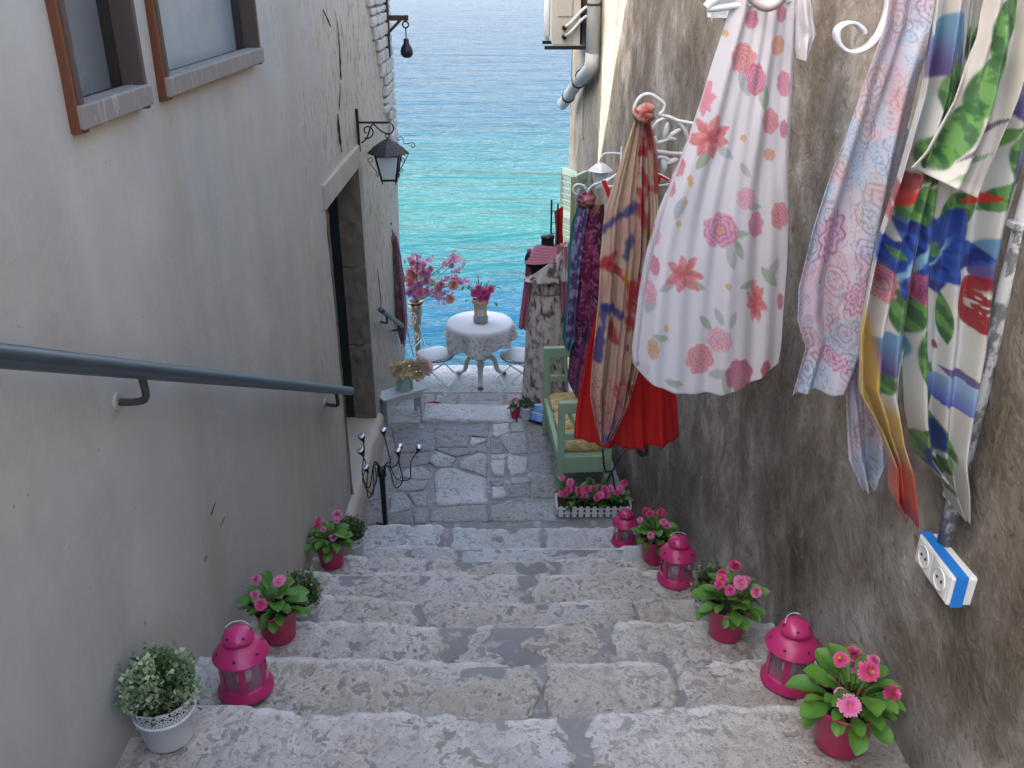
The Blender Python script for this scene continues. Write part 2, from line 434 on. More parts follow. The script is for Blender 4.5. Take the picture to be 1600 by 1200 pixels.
simple('soil', (0.025, 0.018, 0.012), 0.95, var=0.4, vs=60, bump=1.0)
simple('candle', (0.75, 0.75, 0.74), 0.6)
simple('hole_dark', (0.02, 0.006, 0.012), 0.8)
simple('stem', (0.09, 0.17, 0.035), 0.6)
simple('twig', (0.10, 0.07, 0.04), 0.7)
def leafmat(name, a, b, tr=0.25):
    t = NT(name); co = t.co()
    oi = t.n("ShaderNodeObjectInfo")
    c = t.mix(t.noise(co, 35, 3), a, b); c = t.mix(oi.outputs['Random'], c, t.mix(0.5, c, b)); c = t.mix(t.math('MULTIPLY', oi.outputs['Random'], 0.35), c, tuple(x * 0.55 for x in a))
    t.color(c); t.set(0.42, 0, 0.45)
    tl = t.n("ShaderNodeBsdfTranslucent"); t.l(c, tl.inputs[0]); ms = t.n("ShaderNodeMixShader"); ms.inputs[0].default_value = tr
    t.l(t.b.outputs[0], ms.inputs[1]); t.l(tl.outputs[0], ms.inputs[2]); t.l(ms.outputs[0], t.out.inputs[0])
    t.bump(t.noise(co, 90, 3), 0.2, 0.003); MATS[name] = t.m
leafmat('leaf', (0.075, 0.20, 0.028), (0.13, 0.30, 0.05))
leafmat('leaf_deep', (0.03, 0.10, 0.02), (0.06, 0.16, 0.035))
def vcol(name, rough=0.75, tr=0.2, sheen=0.0, weave=0.0, spec=0.3):
    t = NT(name); a = t.n("ShaderNodeAttribute"); a.attribute_name = 'Col'
    t.color(a.outputs[0]); t.set(rough, 0, spec)
    if sheen: t.b.inputs['Sheen Weight'].default_value = sheen
    if tr:
        tl = t.n("ShaderNodeBsdfTranslucent"); t.l(a.outputs[0], tl.inputs[0]); ms = t.n("ShaderNodeMixShader"); ms.inputs[0].default_value = tr
        t.l(t.b.outputs[0], ms.inputs[1]); t.l(tl.outputs[0], ms.inputs[2]); t.l(ms.outputs[0], t.out.inputs[0])
    co = t.co((1, 1, 0.35)); h = t.noise(co, 22, 5, 0.6)
    t.bump(h, weave if weave else 0.25, 0.006); MATS[name] = t.m
vcol('fabric', 0.78, 0.22, 0.15)
vcol('silk', 0.5, 0.2, 0.1, spec=0.4)
vcol('petals', 0.6, 0.3, weave=0.1)
vcol('foliage', 0.55, 0.3, weave=0.1)
def plainfab(name, c, rough=0.8, tr=0.15):
    t = NT(name); co = t.co((1, 1, 0.25)); f = t.noise(co, 9, 5, 0.6)
    cc = t.mix(f, tuple(x * 0.85 for x in c), tuple(min(1, x * 1.12) for x in c)); t.color(cc); t.set(rough, 0, 0.3)
    tl = t.n("ShaderNodeBsdfTranslucent"); t.l(cc, tl.inputs[0]); ms = t.n("ShaderNodeMixShader"); ms.inputs[0].default_value = tr
    t.l(t.b.outputs[0], ms.inputs[1]); t.l(tl.outputs[0], ms.inputs[2]); t.l(ms.outputs[0], t.out.inputs[0])
    t.bump(f, 0.3, 0.008); MATS[name] = t.m
plainfab('red_fabric', (0.52, 0.018, 0.016))
plainfab('red_strap', (0.50, 0.015, 0.02))
plainfab('pink_scarf', (0.55, 0.22, 0.30), tr=0.3)
plainfab('black_velvet', (0.012, 0.013, 0.018), 0.9, 0.0)
simple('yellow_centre', (0.65, 0.33, 0.03), 0.8, var=0.25, vs=200, bump=0.8, bs=300)
def damask():
    t = NT('damask_gold'); co = t.co(); f = t.noise(co, 26, 4, 0.5, 1.5)
    t.color(t.mix(t.ramp(f, [(0.46, 0), (0.54, 1)]), (0.36, 0.25, 0.09), (0.52, 0.41, 0.20))); t.set(0.6, 0, 0.4); t.bump(t.noise(co, 120, 3), 0.3, 0.004); MATS['damask_gold'] = t.m
damask()
simple('gold_glass', (0.27, 0.245, 0.18), 0.3, 0.35, var=0.3, vs=10)
simple('kraft', (0.42, 0.33, 0.22), 0.85, var=0.2, vs=20, bump=0.7, bs=40)
simple('jar_grey', (0.22, 0.23, 0.24), 0.4, var=0.2, vs=20)
simple('paper', (0.62, 0.63, 0.63), 0.8)
simple('ink', (0.10, 0.10, 0.11), 0.8)
simple('blue_panel', (0.10, 0.23, 0.48), 0.25, var=0.2, vs=4)
simple('chrome_lens', (0.62, 0.64, 0.68), 0.18, 0.6)
simple('blue_tape', (0.015, 0.17, 0.52), 0.45)
worn('conduit', (0.50, 0.50, 0.49), (0.135, 0.14, 0.145), 0.50, 0.5, 16, 0.1, stretch=(1, 1, 0.6))
worn('drainpipe', (0.52, 0.545, 0.55), (0.38, 0.34, 0.27), 0.36, 0.5, 8, stretch=(2, 2, 0.4))
worn('ac_cream', (0.50, 0.46, 0.36), (0.22, 0.09, 0.03), 0.27, 0.5, 10)
simple('cable', (0.01, 0.01, 0.011), 0.5)
simple('cable_grey', (0.30, 0.30, 0.29), 0.6)
simple('bronze_foot', (0.14, 0.09, 0.05), 0.6)
simple('sage_ceramic', (0.25, 0.38, 0.31), 0.35, var=0.08)
def water():
    t = NT('sea_water'); co = t.co()
    sep = t.n("ShaderNodeSeparateXYZ"); t.l(t.tc.outputs['Object'], sep.inputs[0])
    wob = t.noise(t.co((0.05, 0.12, 1)), 1.0, 2)
    y = t.math('ADD', sep.outputs[1], t.math('MULTIPLY', t.math('SUBTRACT', wob, 0.5), 9.0))
    f = t.math('DIVIDE', y, 100.0)
    bed = t.ramp(f, [(0.10, (0.0050, 0.0350, 0.0720)), (0.165, (0.0050, 0.0390, 0.0720)), (0.20, (0.0090, 0.0630, 0.0660)), (0.27, (0.0082, 0.0560, 0.0670)), (0.36, (0.0047, 0.0349, 0.0635)), (0.60, (0.0034, 0.0239, 0.0546)), (1.0, (0.0029, 0.0192, 0.0487))])
    t.color(bed); t.set(0.14, 0, 0.085); t.b.inputs['IOR'].default_value = 1.33
    w1 = t.noise(t.co((0.26, 1.0, 1), rot=(0, 0, -0.12)), 0.5, 3, 0.55, 0.9); w2 = t.noise(t.co((0.45, 1.0, 1), rot=(0, 0, 0.3)), 2.6, 3, 0.55, 0.6); w3 = t.noise(t.co((0.6, 1, 1), rot=(0, 0, -0.4)), 9, 1, 0.5, 0.3)
    h = t.math('ADD', t.math('MULTIPLY', w1, 1.7), t.math('ADD', t.math('MULTIPLY', w2, 0.36), t.math('MULTIPLY', w3, 0.09)))
    t.bump(h, 0.8, 0.34); MATS['sea_water'] = t.m
water()

# ------------------------------------------------------------------ the setting: sea, terrace, landing, stairs
SEA_Z = -2.6
def build_sea():
    mb = MB()
    ys = [7.5, 30, 100, 400, 2000, 9000]; xs = [-6000, -300, -40, 0, 40, 300, 6000]
    mb.grid([[(x, y, SEA_Z) for x in xs] for y in ys])
    o = mb.build('sea', 'sea_water'); tag(o, kind='structure')
build_sea()

def stone_piece(name, poly, z, h, mat, parent, seed, rough=0.006, step=0.03, tilt=0.004, dome=0.004):
    """an irregular slab: outline poly (x, y) resampled and jittered, top slightly uneven"""
    r = random.Random(seed); pts = []
    n = len(poly)
    for i in range(n):
        a = Vector((*poly[i], 0)); b = Vector((*poly[(i + 1) % n], 0)); m = max(1, int((b - a).length / step))
        for k in range(m):
            p = a.lerp(b, k / m); q = p * 9 + Vector((seed * 3.1, 0, 0))
            pts.append(Vector((p.x + noise.noise(q) * rough * 1.6, p.y + noise.noise(q + Vector((7, 3, 1))) * rough * 1.6, 0)))
    c = sum(pts, Vector()) / len(pts); N = len(pts)
    tx, ty = r.uniform(-tilt, tilt), r.uniform(-tilt, tilt)
    mb = MB(); rings = [(1.0, -0.03), (1.0, h * 0.35), (0.965, h * 0.95), (0.8, h + dome * 0.5), (0.5, h + dome), (0.22, h + dome)]
    P = []
    for s, dz in rings:
        row = []
        for p in pts:
            q = c + (p - c) * s
            zz = z + dz + ((q.x - c.x) * tx + (q.y - c.y) * ty) * 6
            if dz > 0: zz += noise.noise(Vector((q.x * 22, q.y * 22, seed))) * 0.0035
            row.append(Vector((q.x, q.y, zz)))
        P.append(row)
    mb.grid(P, True)
    k = len(mb.v); mb.v.append((c.x, c.y, z + h + dome)); base = (len(rings) - 1) * N
    for i in range(N): mb.f.append((base + i, base + (i + 1) % N, k))
    return mb.build(name, mat, parent, smooth=True)

# levels (relative to the landing = 0): (z, y of the nosing, joints given by photo column)
LEVELS = [(0.16, 4.228, [848, 700]), (0.32, 3.809, [720]), (0.48, 3.489, [673, 866]), (0.64, 3.17, [820]),
          (0.80, 2.781, [660, 990]), (0.96, 2.458, [715, 803, 945]), (1.12, 2.096, [842, 1050]), (1.28, 1.736, [898]),
          (1.44, 1.38, [700, 1000]), (1.60, 1.03, [800]), (1.76, 0.68, [600]), (1.92, 0.33, [850]), (2.08, -0.02, [700]), (2.24, -0.37, [800]), (2.40, -0.72, [900]), (2.56, -1.1, [750])]
WIDE_JOINT = {(0.96, 0): 0.032, (0.96, 1): 0.055, (1.28, 0): 0.022, (0.48, 1): 0.018, (0.64, 0): 0.022, (0.16, 0): 0.03, (0.96, 2): 0.018, (1.12, 0): 0.016}
def build_stairs():
    mb = MB()                                    # the mortar core
    for i, (z, yn, js) in enumerate(LEVELS):
        yb = LEVELS[i + 1][1] if i + 1 < len(LEVELS) else -3.0
        mb.box((0.02, (yn + yb) / 2 - 0.03, z - 0.10 - 0.015), (2.1, yn - yb + 0.0, 0.2))
    core = mb.build('stairs', 'mortar'); tag(core, kind='structure')
    for i, (z, yn, js) in enumerate(LEVELS):
        yb = (LEVELS[i + 1][1] if i + 1 < len(LEVELS) else -2.0) - 0.05
        seen = z < 1.5
        s = (CAMZ - z) / (SP + 0.25 * CP)
        d = yn * CP + (CAMZ - z) * SP
        cuts = [LX - 0.02] + sorted((p - 800) / FOC * d for p in js) + [RX(yn) + 0.04]
        for k in range(len(cuts) - 1):
            gl = WIDE_JOINT.get((z, k - 1), 0.008) if k else 0.0
            gr = WIDE_JOINT.get((z, k), 0.008) if k < len(cuts) - 2 else 0.0
            x0, x1 = cuts[k] + gl, cuts[k + 1] - gr
            res = 0.011 if seen else 0.05
            nx = max(3, int((x1 - x0) / res)); nt = max(4, int((yn - yb) / res))
            prof = [(yb + (yn - 0.009 - yb) * t / nt, 0.0, 1.0) for t in range(nt + 1)]
            for a in (25, 50, 75): prof.append((yn - 0.009 + 0.009 * math.sin(math.radians(a)), -0.009 * (1 - math.cos(math.radians(a))), 1.0))
            for t in (0.25, 0.5, 0.75, 1.0): prof.append((yn - 0.004, -0.009 - t * 0.155, 0.4))
            gl_a = 0.018 + gl * 1.1; gr_a = 0.018 + gr * 1.1; CC = []
            P = []
            for pi_, (py, dz, top) in enumerate(prof):
                row = []
                for j in range(nx + 1):
                    u = j / nx; e0 = noise.noise(Vector((py * 13, i * 3.3, k * 2))) * gl_a; e1 = noise.noise(Vector((py * 13, i * 3.3 + 1, k * 2 + 2))) * gr_a
                    a0 = x0 + (e0 if k else 0); a1 = x1 + (e1 if k < len(cuts) - 2 else 0)
                    x = a0 + (a1 - a0) * u
                    f = max(0.0, (py - (yn - 0.2)) / 0.2)                    # towards the nosing
                    edge = noise.noise(Vector((x * 3.1, i * 5.7, 0.3))) * 0.028 + noise.noise(Vector((x * 11, i * 5.7, 2.3))) * 0.011 + noise.noise(Vector((x * 27, i * 5.7, 4.1))) * 0.006
                    wear = 0.012 * math.exp(-((x + 0.05) / 0.42) ** 2) * f * f
                    yy = py + f * (edge - 0.02 * math.exp(-((x - 0.02) / 0.4) ** 2))
                    q = Vector((x, yy, z))
                    zz = z + dz - wear + fbm(q * 4.0 + Vector((0, 0, i)), 3) * 0.006 * top
                    p1 = fbm(q * 17 + Vector((0, 0, i * 2)), 3); zz -= 0.007 * max(0.0, min(1.0, (p1 - 0.12) * 6)) * top
                    zz -= 0.012 * max(0.0, min(1.0, (fbm(q * 7 + Vector((5, 1, i)), 3) - 0.33) * 5)) * top
                    em = min(j, nx - j) * (x1 - x0) / nx
                    if (j < nx / 2 and k) or (j > nx / 2 and k < len(cuts) - 2): zz -= 0.010 * max(0, 1 - em / 0.02)
                    row.append(Vector((x, yy, zz)))
                P.append([row[0] - Vector((0, 0, 0.06))] + row + [row[-1] - Vector((0, 0, 0.06))])
                wr = max(0.0, 1 - abs(py - (yn - 0.012)) / 0.022) if pi_ <= nt + 3 else 0.0
                CC += [(wr * max(0.0, min(1.0, 0.65 + 1.3 * noise.noise(Vector((q_.x * 6, i * 3, 1))))),) * 3 + (1,) for q_ in P[-1]]
            b = MB().grid(P)
            b.build('stone_block', 'limestone' if z > 0.4 else 'limestone_pale', core, smooth=True, cols=CC)
build_stairs()
tag(MB().grid([[(x, y, 2.565) for x in (-9, -1, 1, 9)] for y in (-9, -4, -1.12)]).build('street', 'paving'), kind='structure')  # unseen ground behind the viewer, added also to bounce sunlight

def build_landing():
    mb = MB(); n = 90; m = 80; P = []
    for j in range(m + 1):
        y = 4.0 + 2.03 * j / m; row = []
        for i in range(n + 1):
            x = -1.0 + 1.95 * i / n; q = Vector((x, y, 0))
            row.append((x, y, -0.002 + fbm(q * 5, 4) * 0.006 + noise.noise(q * 2) * 0.004))
        P.append(row)
    mb.grid(P); base = mb.build('landing', 'cement', smooth=True); tag(base, kind='structure')
    Q = lambda *pp: [tuple(at_z(560 + x / 5, 580 + y / 5, 0)[:2]) for x, y in pp]       # from an enlarged view of the landing
    stones = [
        (Q((598, 800), (640, 768), (760, 770), (1000, 845), (1005, 1030), (640, 1050), (590, 1030)), 'limestone_pale'),
        (Q((555, 660), (650, 640), (770, 690), (720, 755), (600, 750), (548, 715)), 'paving'),
        (Q((1030, 700), (1150, 705), (1145, 820), (1060, 825), (1030, 800)), 'limestone_pale'),
        (Q((1165, 650), (1320, 690), (1310, 800), (1180, 820), (1160, 760)), 'limestone_pale'),
        (Q((1040, 915), (1130, 910), (1160, 990), (1040, 1000)), 'limestone_pale'),
        (Q((1035, 878), (1125, 878), (1120, 900), (1040, 902)), 'paving'),
        (Q((1030, 850), (1100, 850), (1095, 870), (1032, 872)), 'paving'),
        (Q((1100, 490), (1310, 480), (1330, 640), (1180, 650), (1120, 560)), 'paving'),
        (Q((1045, 425), (1180, 412), (1185, 485), (1090, 515), (1040, 515)), 'limestone_pale'),
        (Q((1195, 410), (1300, 400), (1305, 475), (1195, 480)), 'paving'),
        (Q((1320, 410), (1480, 470), (1500, 620), (1345, 640), (1320, 520)), 'paving_dark'),
        (Q((1330, 655), (1510, 640), (1530, 800), (1330, 790)), 'paving_dark'),
        (Q((1400, 830), (1540, 830), (1560, 990), (1360, 990)), 'paving_dark'),
        (Q((1180, 840), (1320, 825), (1350, 870), (1200, 890)), 'paving'),
        (Q((1170, 905), (1340, 890), (1340, 990), (1180, 985)), 'paving_dark'),
        (Q((1030, 1060), (1160, 1035), (1540, 1030), (1550, 1170), (1025, 1175)), 'paving'),
        (Q((560, 1075), (1010, 1050), (1010, 1175), (555, 1180)), 'paving'),
        (Q((250, 955), (350, 950), (420, 1050), (400, 1090), (240, 1110)), 'paving'),
        (Q((380, 960), (545, 945), (545, 1060), (440, 1060)), 'paving'),
        (Q((420, 1080), (540, 1080), (535, 1190), (440, 1190)), 'paving'),
        (Q((240, 1120), (400, 1105), (425, 1190), (225, 1195)), 'paving_dark'),
        (Q((290, 845), (490, 865), (545, 860), (510, 930), (300, 935)), 'paving'),
        (Q((370, 770), (490, 745), (580, 800), (570, 845), (480, 850), (320, 830)), 'paving'),
        (Q((250, 660), (530, 640), (540, 720), (400, 760), (260, 740)), 'paving_dark'),
        (Q((790, 700), (940, 640), (1010, 660), (1005, 830), (780, 750)), 'paving'),
        (Q((600, 610), (870, 600), (1005, 560), (1010, 640), (930, 630), (770, 670), (640, 630)), 'paving_dark'),
        (Q((880, 520), (990, 540), (1005, 550), (900, 590), (870, 580)), 'limestone_pale'),
        (Q((590, 430), (1010, 425), (1015, 520), (880, 510), (850, 590), (600, 600)), 'paving_dark'),
        (Q((250, 430), (570, 430), (580, 620), (300, 640)), 'paving_dark'),
        (Q((1030, 530), (1095, 525), (1150, 640), (1035, 650)), 'paving_dark'),
        (Q((1030, 660), (1150, 655), (1150, 690), (1030, 692)), 'limestone_pale'),
        (Q((40, 1050), (220, 1000), (215, 1190), (20, 1200)), 'paving_dark'),
        (Q((130, 800), (230, 790), (225, 980), (70, 1020)), 'paving_dark'),
    ]
    for k, (poly, mat) in enumerate(stones):
        hh = 0.012 if mat == 'limestone_pale' else (0.008 if mat == 'paving' else 0.004)
        stone_piece('paving_stone', poly, 0.0, hh, mat, base, k + 3, 0.008, 0.03)
    # worn white edge stones and the two low steps down to the terrace
    mb = MB(); mb.box((-0.1, 6.3, -0.262), (1.9, 0.65, 0.2)); mb.box((-0.1, 5.9, -0.115), (1.9, 0.27, 0.2))
    st = mb.build('lower_steps', 'mortar'); tag(st, kind='structure')
    for a, b in ((-0.93, -0.66), (-0.655, 0.03), (0.035, 0.62)):
        stone_piece('step_stone', [(a, 5.77), (b, 5.76), (b, 6.03), (a, 6.04)], 0.0, 0.022 if a > -0.9 else 0.01, 'limestone_pale', st, int(a * 50), 0.006, 0.02)
    for a, b, y0, y1 in ((-0.93, -0.62, 6.0, 6.58), (-0.615, -0.44, 6.0, 6.58), (-0.435, -0.06, 6.0, 6.44), (-0.435, -0.06, 6.445, 6.58), (-0.055, 0.25, 6.0, 6.58), (0.255, 0.6, 6.0, 6.58)):
        stone_piece('step_stone', [(a, y0), (b, y0), (b, y1), (a, y1)], -0.165, 0.012, 'paving', st, int(a * 70 + y0 * 9), 0.004, 0.03)
    mb = MB(); n = 80; m = 50; P = []
    for j in range(m + 1):
        y = 6.5 + 0.98 * j / m; row = []
        for i in range(n + 1):
            x = -1.0 + 1.65 * i / n; q = Vector((x, y + 0, 0))
            row.append((x, y + (0.012 * noise.noise(Vector((x * 9, 1, 1))) if j == m else 0), -0.30 + fbm(q * 9, 4) * 0.006))
        P.append(row)
    P.append([(p[0], p[1] + 0.01, -0.36) for p in P[-1]]); P.append([(p[0], p[1] - 0.02, SEA_Z - 0.5) for p in P[-1]])
    mb.grid(P); t = mb.build('terrace', 'limestone_pale', smooth=True); tag(t, kind='structure')
build_landing()

# ------------------------------------------------------------------ the left-hand building
def wall_grid(mb, fx, ys, zs, holes, disp=0.006, side=1):
    idx = {}
    def vid(i, j):
        if (i, j) not in idx:
            y, z = ys[i], zs[j]
            d = fbm(Vector((y * 1.3, z * 1.3, side * 5)), 4) * disp + noise.noise(Vector((y * 0.5, z * 0.5, side))) * disp * 1.5
            mb.v.append((fx(y) + d * side, y, z)); idx[(i, j)] = len(mb.v) - 1
        return idx[(i, j)]
    for i in range(len(ys) - 1):
        for j in range(len(zs) - 1):
            cy, cz = (ys[i] + ys[i + 1]) / 2, (zs[j] + zs[j + 1]) / 2
            if any(a < cy < b and c < cz < d for a, b, c, d in holes): continue
            mb.f.append((vid(i, j), vid(i + 1, j), vid(i + 1, j + 1), vid(i, j + 1)))
def lines(stops, res):
    out = [stops[0]]
    for a, b in zip(stops, stops[1:]):
        n = max(1, int(round((b - a) / res))); out += [a + (b - a) * k / n for k in range(1, n + 1)]
    return out
L_END = 7.25
W_BACK = -0.8                                   # walls cut off behind the viewer so more skylight gets in
DOOR = (4.45, 5.45, 0.2, 1.9)
WIN = [(1.955, 2.30, 2.73, 3.55), (2.475, 3.40, 2.73, 3.55)]
def build_left():
    b = thing('stucco_building', (LX, 2.0, 0), 'beige stucco house wall along the left side with two framed windows and a doorway', 'building')
    mb = MB()
    ys = lines([W_BACK, 1.955, 2.30, 2.475, 3.40, 4.45, 5.45, L_END], 0.045)
    zs = lines([-0.7, 0.2, 1.9, 2.73, 3.1, 3.55, 3.6], 0.045)
    wall_grid(mb, lambda y: LX, ys, zs, [DOOR, (4.45, 9, 3.1, 9)] + WIN, 0.008, 1)
    mb.add([(LX, L_END, SEA_Z - 0.5), (LX, L_END, 3.1), (-3.6, L_END, 3.1), (-3.6, L_END, SEA_Z - 0.5)], [(0, 1, 2, 3)])
    mb.build('wall', 'stucco_beige', b, smooth=False, fix=False)
    # unseen upper walls, shaped to block the sun save for one lit wedge
    mb = MB(); x0 = LX + 0.004
    mb.prism([(x0, W_BACK, 3.59), (x0, 4.45, 3.59), (x0, 4.45, 3.09), (x0, 5.64, 3.09), (x0, 4.73, 4.54), (x0, W_BACK, 4.54)], (-2.6, 0, 0))
    mb.build('unseen_upper_wall', 'stucco_beige', b)
    mb = MB(); mb.prism([(x0, 5.68, 3.09), (x0, L_END, 3.09), (x0, L_END, 4.54), (x0, 5.68, 4.54)], (-2.6, 0, 0)); mb.build('unseen_upper_wall', 'stucco_beige', b)
    MB().add([(LX, W_BACK, -0.7), (LX, W_BACK, 3.6), (-3.5, W_BACK, 3.6), (-3.5, W_BACK, -0.7)], [(0, 1, 2, 3)]).build('street_front', 'stucco_beige', b)
    # windows
    for k, (y0, y1, z0, z1) in enumerate(WIN):
        w = MB()
        dpt = LX - 0.048
        w.add([(dpt, y0, z0), (dpt, y1, z0), (dpt, y1, z1), (dpt, y0, z1)], [(0, 1, 2, 3)])
        win = w.build('window', 'pane_dim' if k == 0 else 'pane', b)
        win['label'] = 'narrow window with a dim grey pane' if k == 0 else 'wide window with a pale blue-grey pane'
        r = MB()
        for a, c in (((dpt, y0), (LX, y0)), ((dpt, y1), (LX, y1))):
            r.add([(a[0], a[1], z0), (c[0] + 0.01, c[1], z0), (c[0] + 0.01, c[1], z1), (a[0], a[1], z1)], [(0, 1, 2, 3)])
        r.add([(dpt, y0, z0), (dpt, y1, z0), (LX + 0.01, y1, z0), (LX + 0.01, y0, z0)], [(0, 1, 2, 3)])
        r.build('reveal', 'wood_dark', win)
        pr = 0.036; sw = 0.022; xf = LX + pr / 2 - 0.01
        MB().box((xf, y0 - sw / 2 + 0.004, (z0 + z1) / 2 - 0.01), (pr + 0.02, sw, z1 - z0 + 0.08)).build('stile', 'wood_brown', win, bevel=0.003)
        MB().box((xf - 0.004, y0 - sw - 0.0, (z0 + z1) / 2 - 0.01), (pr + 0.02, 0.012, z1 - z0 + 0.082)).build('side_board', 'wood_orange', win, bevel=0.002)
        MB().box((xf, y1 + 0.007, (z0 + z1) / 2 - 0.01), (pr + 0.02, 0.02, z1 - z0 + 0.08)).build('stile', 'wood_brown', win, bevel=0.003)
        MB().box((xf + 0.006, (y0 + y1) / 2, z0 - 0.018), (pr + 0.02, y1 - y0 + 0.055, 0.05)).build('bottom_rail', 'wood_grey', win, bevel=0.004)
        MB().box((xf, (y0 + y1) / 2, z1 + 0.02), (pr + 0.02, y1 - y0 - 0.005, 0.05)).build('top_rail', 'wood_grey', win, bevel=0.003)
    # doorway
    y0, y1, z0, z1 = DOOR
    d = MB().box((LX - 0.27, (y0 + y1) / 2, (z0 + z1) / 2), (0.04, y1 - y0 + 0.1, z1 - z0 + 0.1)).build('door', 'door_dark', b)
    for q in (0.25, 0.75):
        MB().box((LX - 0.245, y0 + (y1 - y0) * q, z0 + 0.5), (0.02, 0.36, 0.7)).build('door_panel', 'door_dark', d, bevel=0.01)
    MB().tube(smoothpts([(LX - 0.25, y0 + 0.62, 1.02), (LX - 0.20, y0 + 0.62, 1.02), (LX - 0.20, y0 + 0.52, 1.02)], 4), 0.008, 6).build('handle', 'chrome_lens', d, smooth=True)
    rc = MB()
    for yy, zz0, zz1 in ((y0 - 0.004, z0 - 0.3, z1 + 0.1), (y1 + 0.004, z0 - 0.3, z1 + 0.1)):
        rc.add([(LX - 0.3, yy, zz0), (LX - 0.002, yy, zz0), (LX - 0.002, yy, zz1), (LX - 0.3, yy, zz1)], [(0, 1, 2, 3)])
    rc.build('recess', 'door_dark', b)
    for side in (0, 1):
        yy = y1 if side else y0
        zz = lines([z0, 0.62, 1.05, 1.5, z1], 0.02)
        prev = None
        for a, c in zip([z0, 0.75, 1.28], [0.745, 1.275, z1]):          # rough jamb stones
            m = MB(); P = []
            for iz in range(26):
                z = a + (c - a) * iz / 25; row = []
                for ix in range(14):
                    x = LX - 0.135 + 0.145 * ix / 13; q = Vector((x * 16, z * 16, yy * 3))
                    row.append((x, yy + (-1 if side else 1) * (0.004 + abs(fbm(q, 4)) * 0.016), z))
                P.append(row)
            m.grid(P); m.build('jamb_stone', 'jamb_stone', b, smooth=True)
    m = MB(); m.prism([(LX + 0.012, y1 + 0.003, z0), (LX + 0.012, y1 + 0.075, z0), (LX + 0.012, y1 + 0.075, z1 + 0.12), (LX + 0.012, y1 + 0.003, z1)], (-0.05, 0, 0)); m.build('door_surround', 'lintel_stone', b, bevel=0.004)
    m = MB(); m.prism([(LX + 0.014, y0 - 0.05, z1), (LX + 0.014, y1, z1 - 0.002), (LX + 0.014, y1 + 0.073, z1 + 0.122), (LX + 0.014, y0 - 0.05, z1 + 0.125)], (-0.23, 0, 0)); m.build('lintel', 'lintel_stone', b, bevel=0.006)
    m = MB(); P = []
    for iy in range(40):
        y = y0 - 0.28 + (y1 - y0 + 0.36) * iy / 39
        e = 0.012 * noise.noise(Vector((y * 6, 0, 0)))
        row = [(LX - 0.22, y, 0.205 + 0.004 * noise.noise(Vector((y * 9, 3, 0))))] + [(LX - 0.2 + 0.22 * t / 6, y, 0.205 + 0.006 * noise.noise(Vector((y * 9, t, 0)))) for t in range(7)]
        row += [(LX + 0.035 + e, y, 0.195), (LX + 0.045 + e, y, 0.175), (LX + 0.05 + e, y, 0.08), (LX + 0.055 + e, y, -0.03)]
        P.append(row)
    m.grid(P); m.build('threshold', 'sill_stone', b, smooth=True)
    # cracks and the rubble corner where the plaster has gone
    def crack(pp, r=0.0035):
        pts = []
        for i, (x, y) in enumerate(pp): pts.append(at_x(x, y, LX + 0.003))
        pts = smoothpts(pts, 5); rs = [r * (0.25 + 0.75 * math.sin(math.pi * (i + 0.3) / len(pts))) * rnd.uniform(0.6, 1.3) for i in range(len(pts))]
        MB().tube(pts, rs, 5).build('crack', 'crack', b)
    crack([(522, 14), (527, 40), (530, 75), (532, 110), (533, 125)], 0.006); crack([(505, 15), (512, 30), (517, 42)]); crack([(532, 130), (531, 155), (530, 172)])
    crack([(528, 178), (530, 205), (534, 238)], 0.007); crack([(352, 806), (348, 815), (345, 824)], 0.0012); crack([(337, 784), (333, 795), (330, 806)], 0.0018); crack([(323, 868), (320, 878)], 0.0018)
    crack([(543, 35), (551, 60), (553, 95)], 0.003); crack([(590, 420), (595, 470), (597, 500)], 0.004); crack([(523, 860), (520, 890), (514, 930)], 0.003)
    r = random.Random(3); z = 1.45
    while z < 3.05:
        h = r.uniform(0.05, 0.10); y = L_END + 0.012 - r.uniform(0, 0.008)
        depth = min(1.0, 0.16 + 0.75 * max(0, z - 1.75) / 0.9 + r.uniform(-0.10, 0.10))
        MB().box((LX + 0.002, L_END - depth / 2 + 0.004, z + h / 2), (0.016, depth + 0.01, h + 0.002)).build('mortar_bed', 'rubble_joint', b)
        while y > L_END - depth:
            w = r.uniform(0.07, 0.20); m = MB()
            m.box((LX + 0.006 + r.uniform(-0.004, 0.006), y - w / 2, z + h / 2), (0.05, w - 0.012, h - 0.012), (r.uniform(-.10, .10), 0, 0))
            m.v = [(a + 0.006 * noise.noise(Vector((a * 40, bb * 31, c * 37))), bb + 0.007 * noise.noise(Vector((c * 40, a * 31, bb * 37))), c + 0.010 * noise.noise(Vector((bb * 40, c * 31, 1)))) for a, bb, c in m.v]
            m.build('stone', 'rubble', b, bevel=0.010); y -= w
        z += h
    return b
build_left()

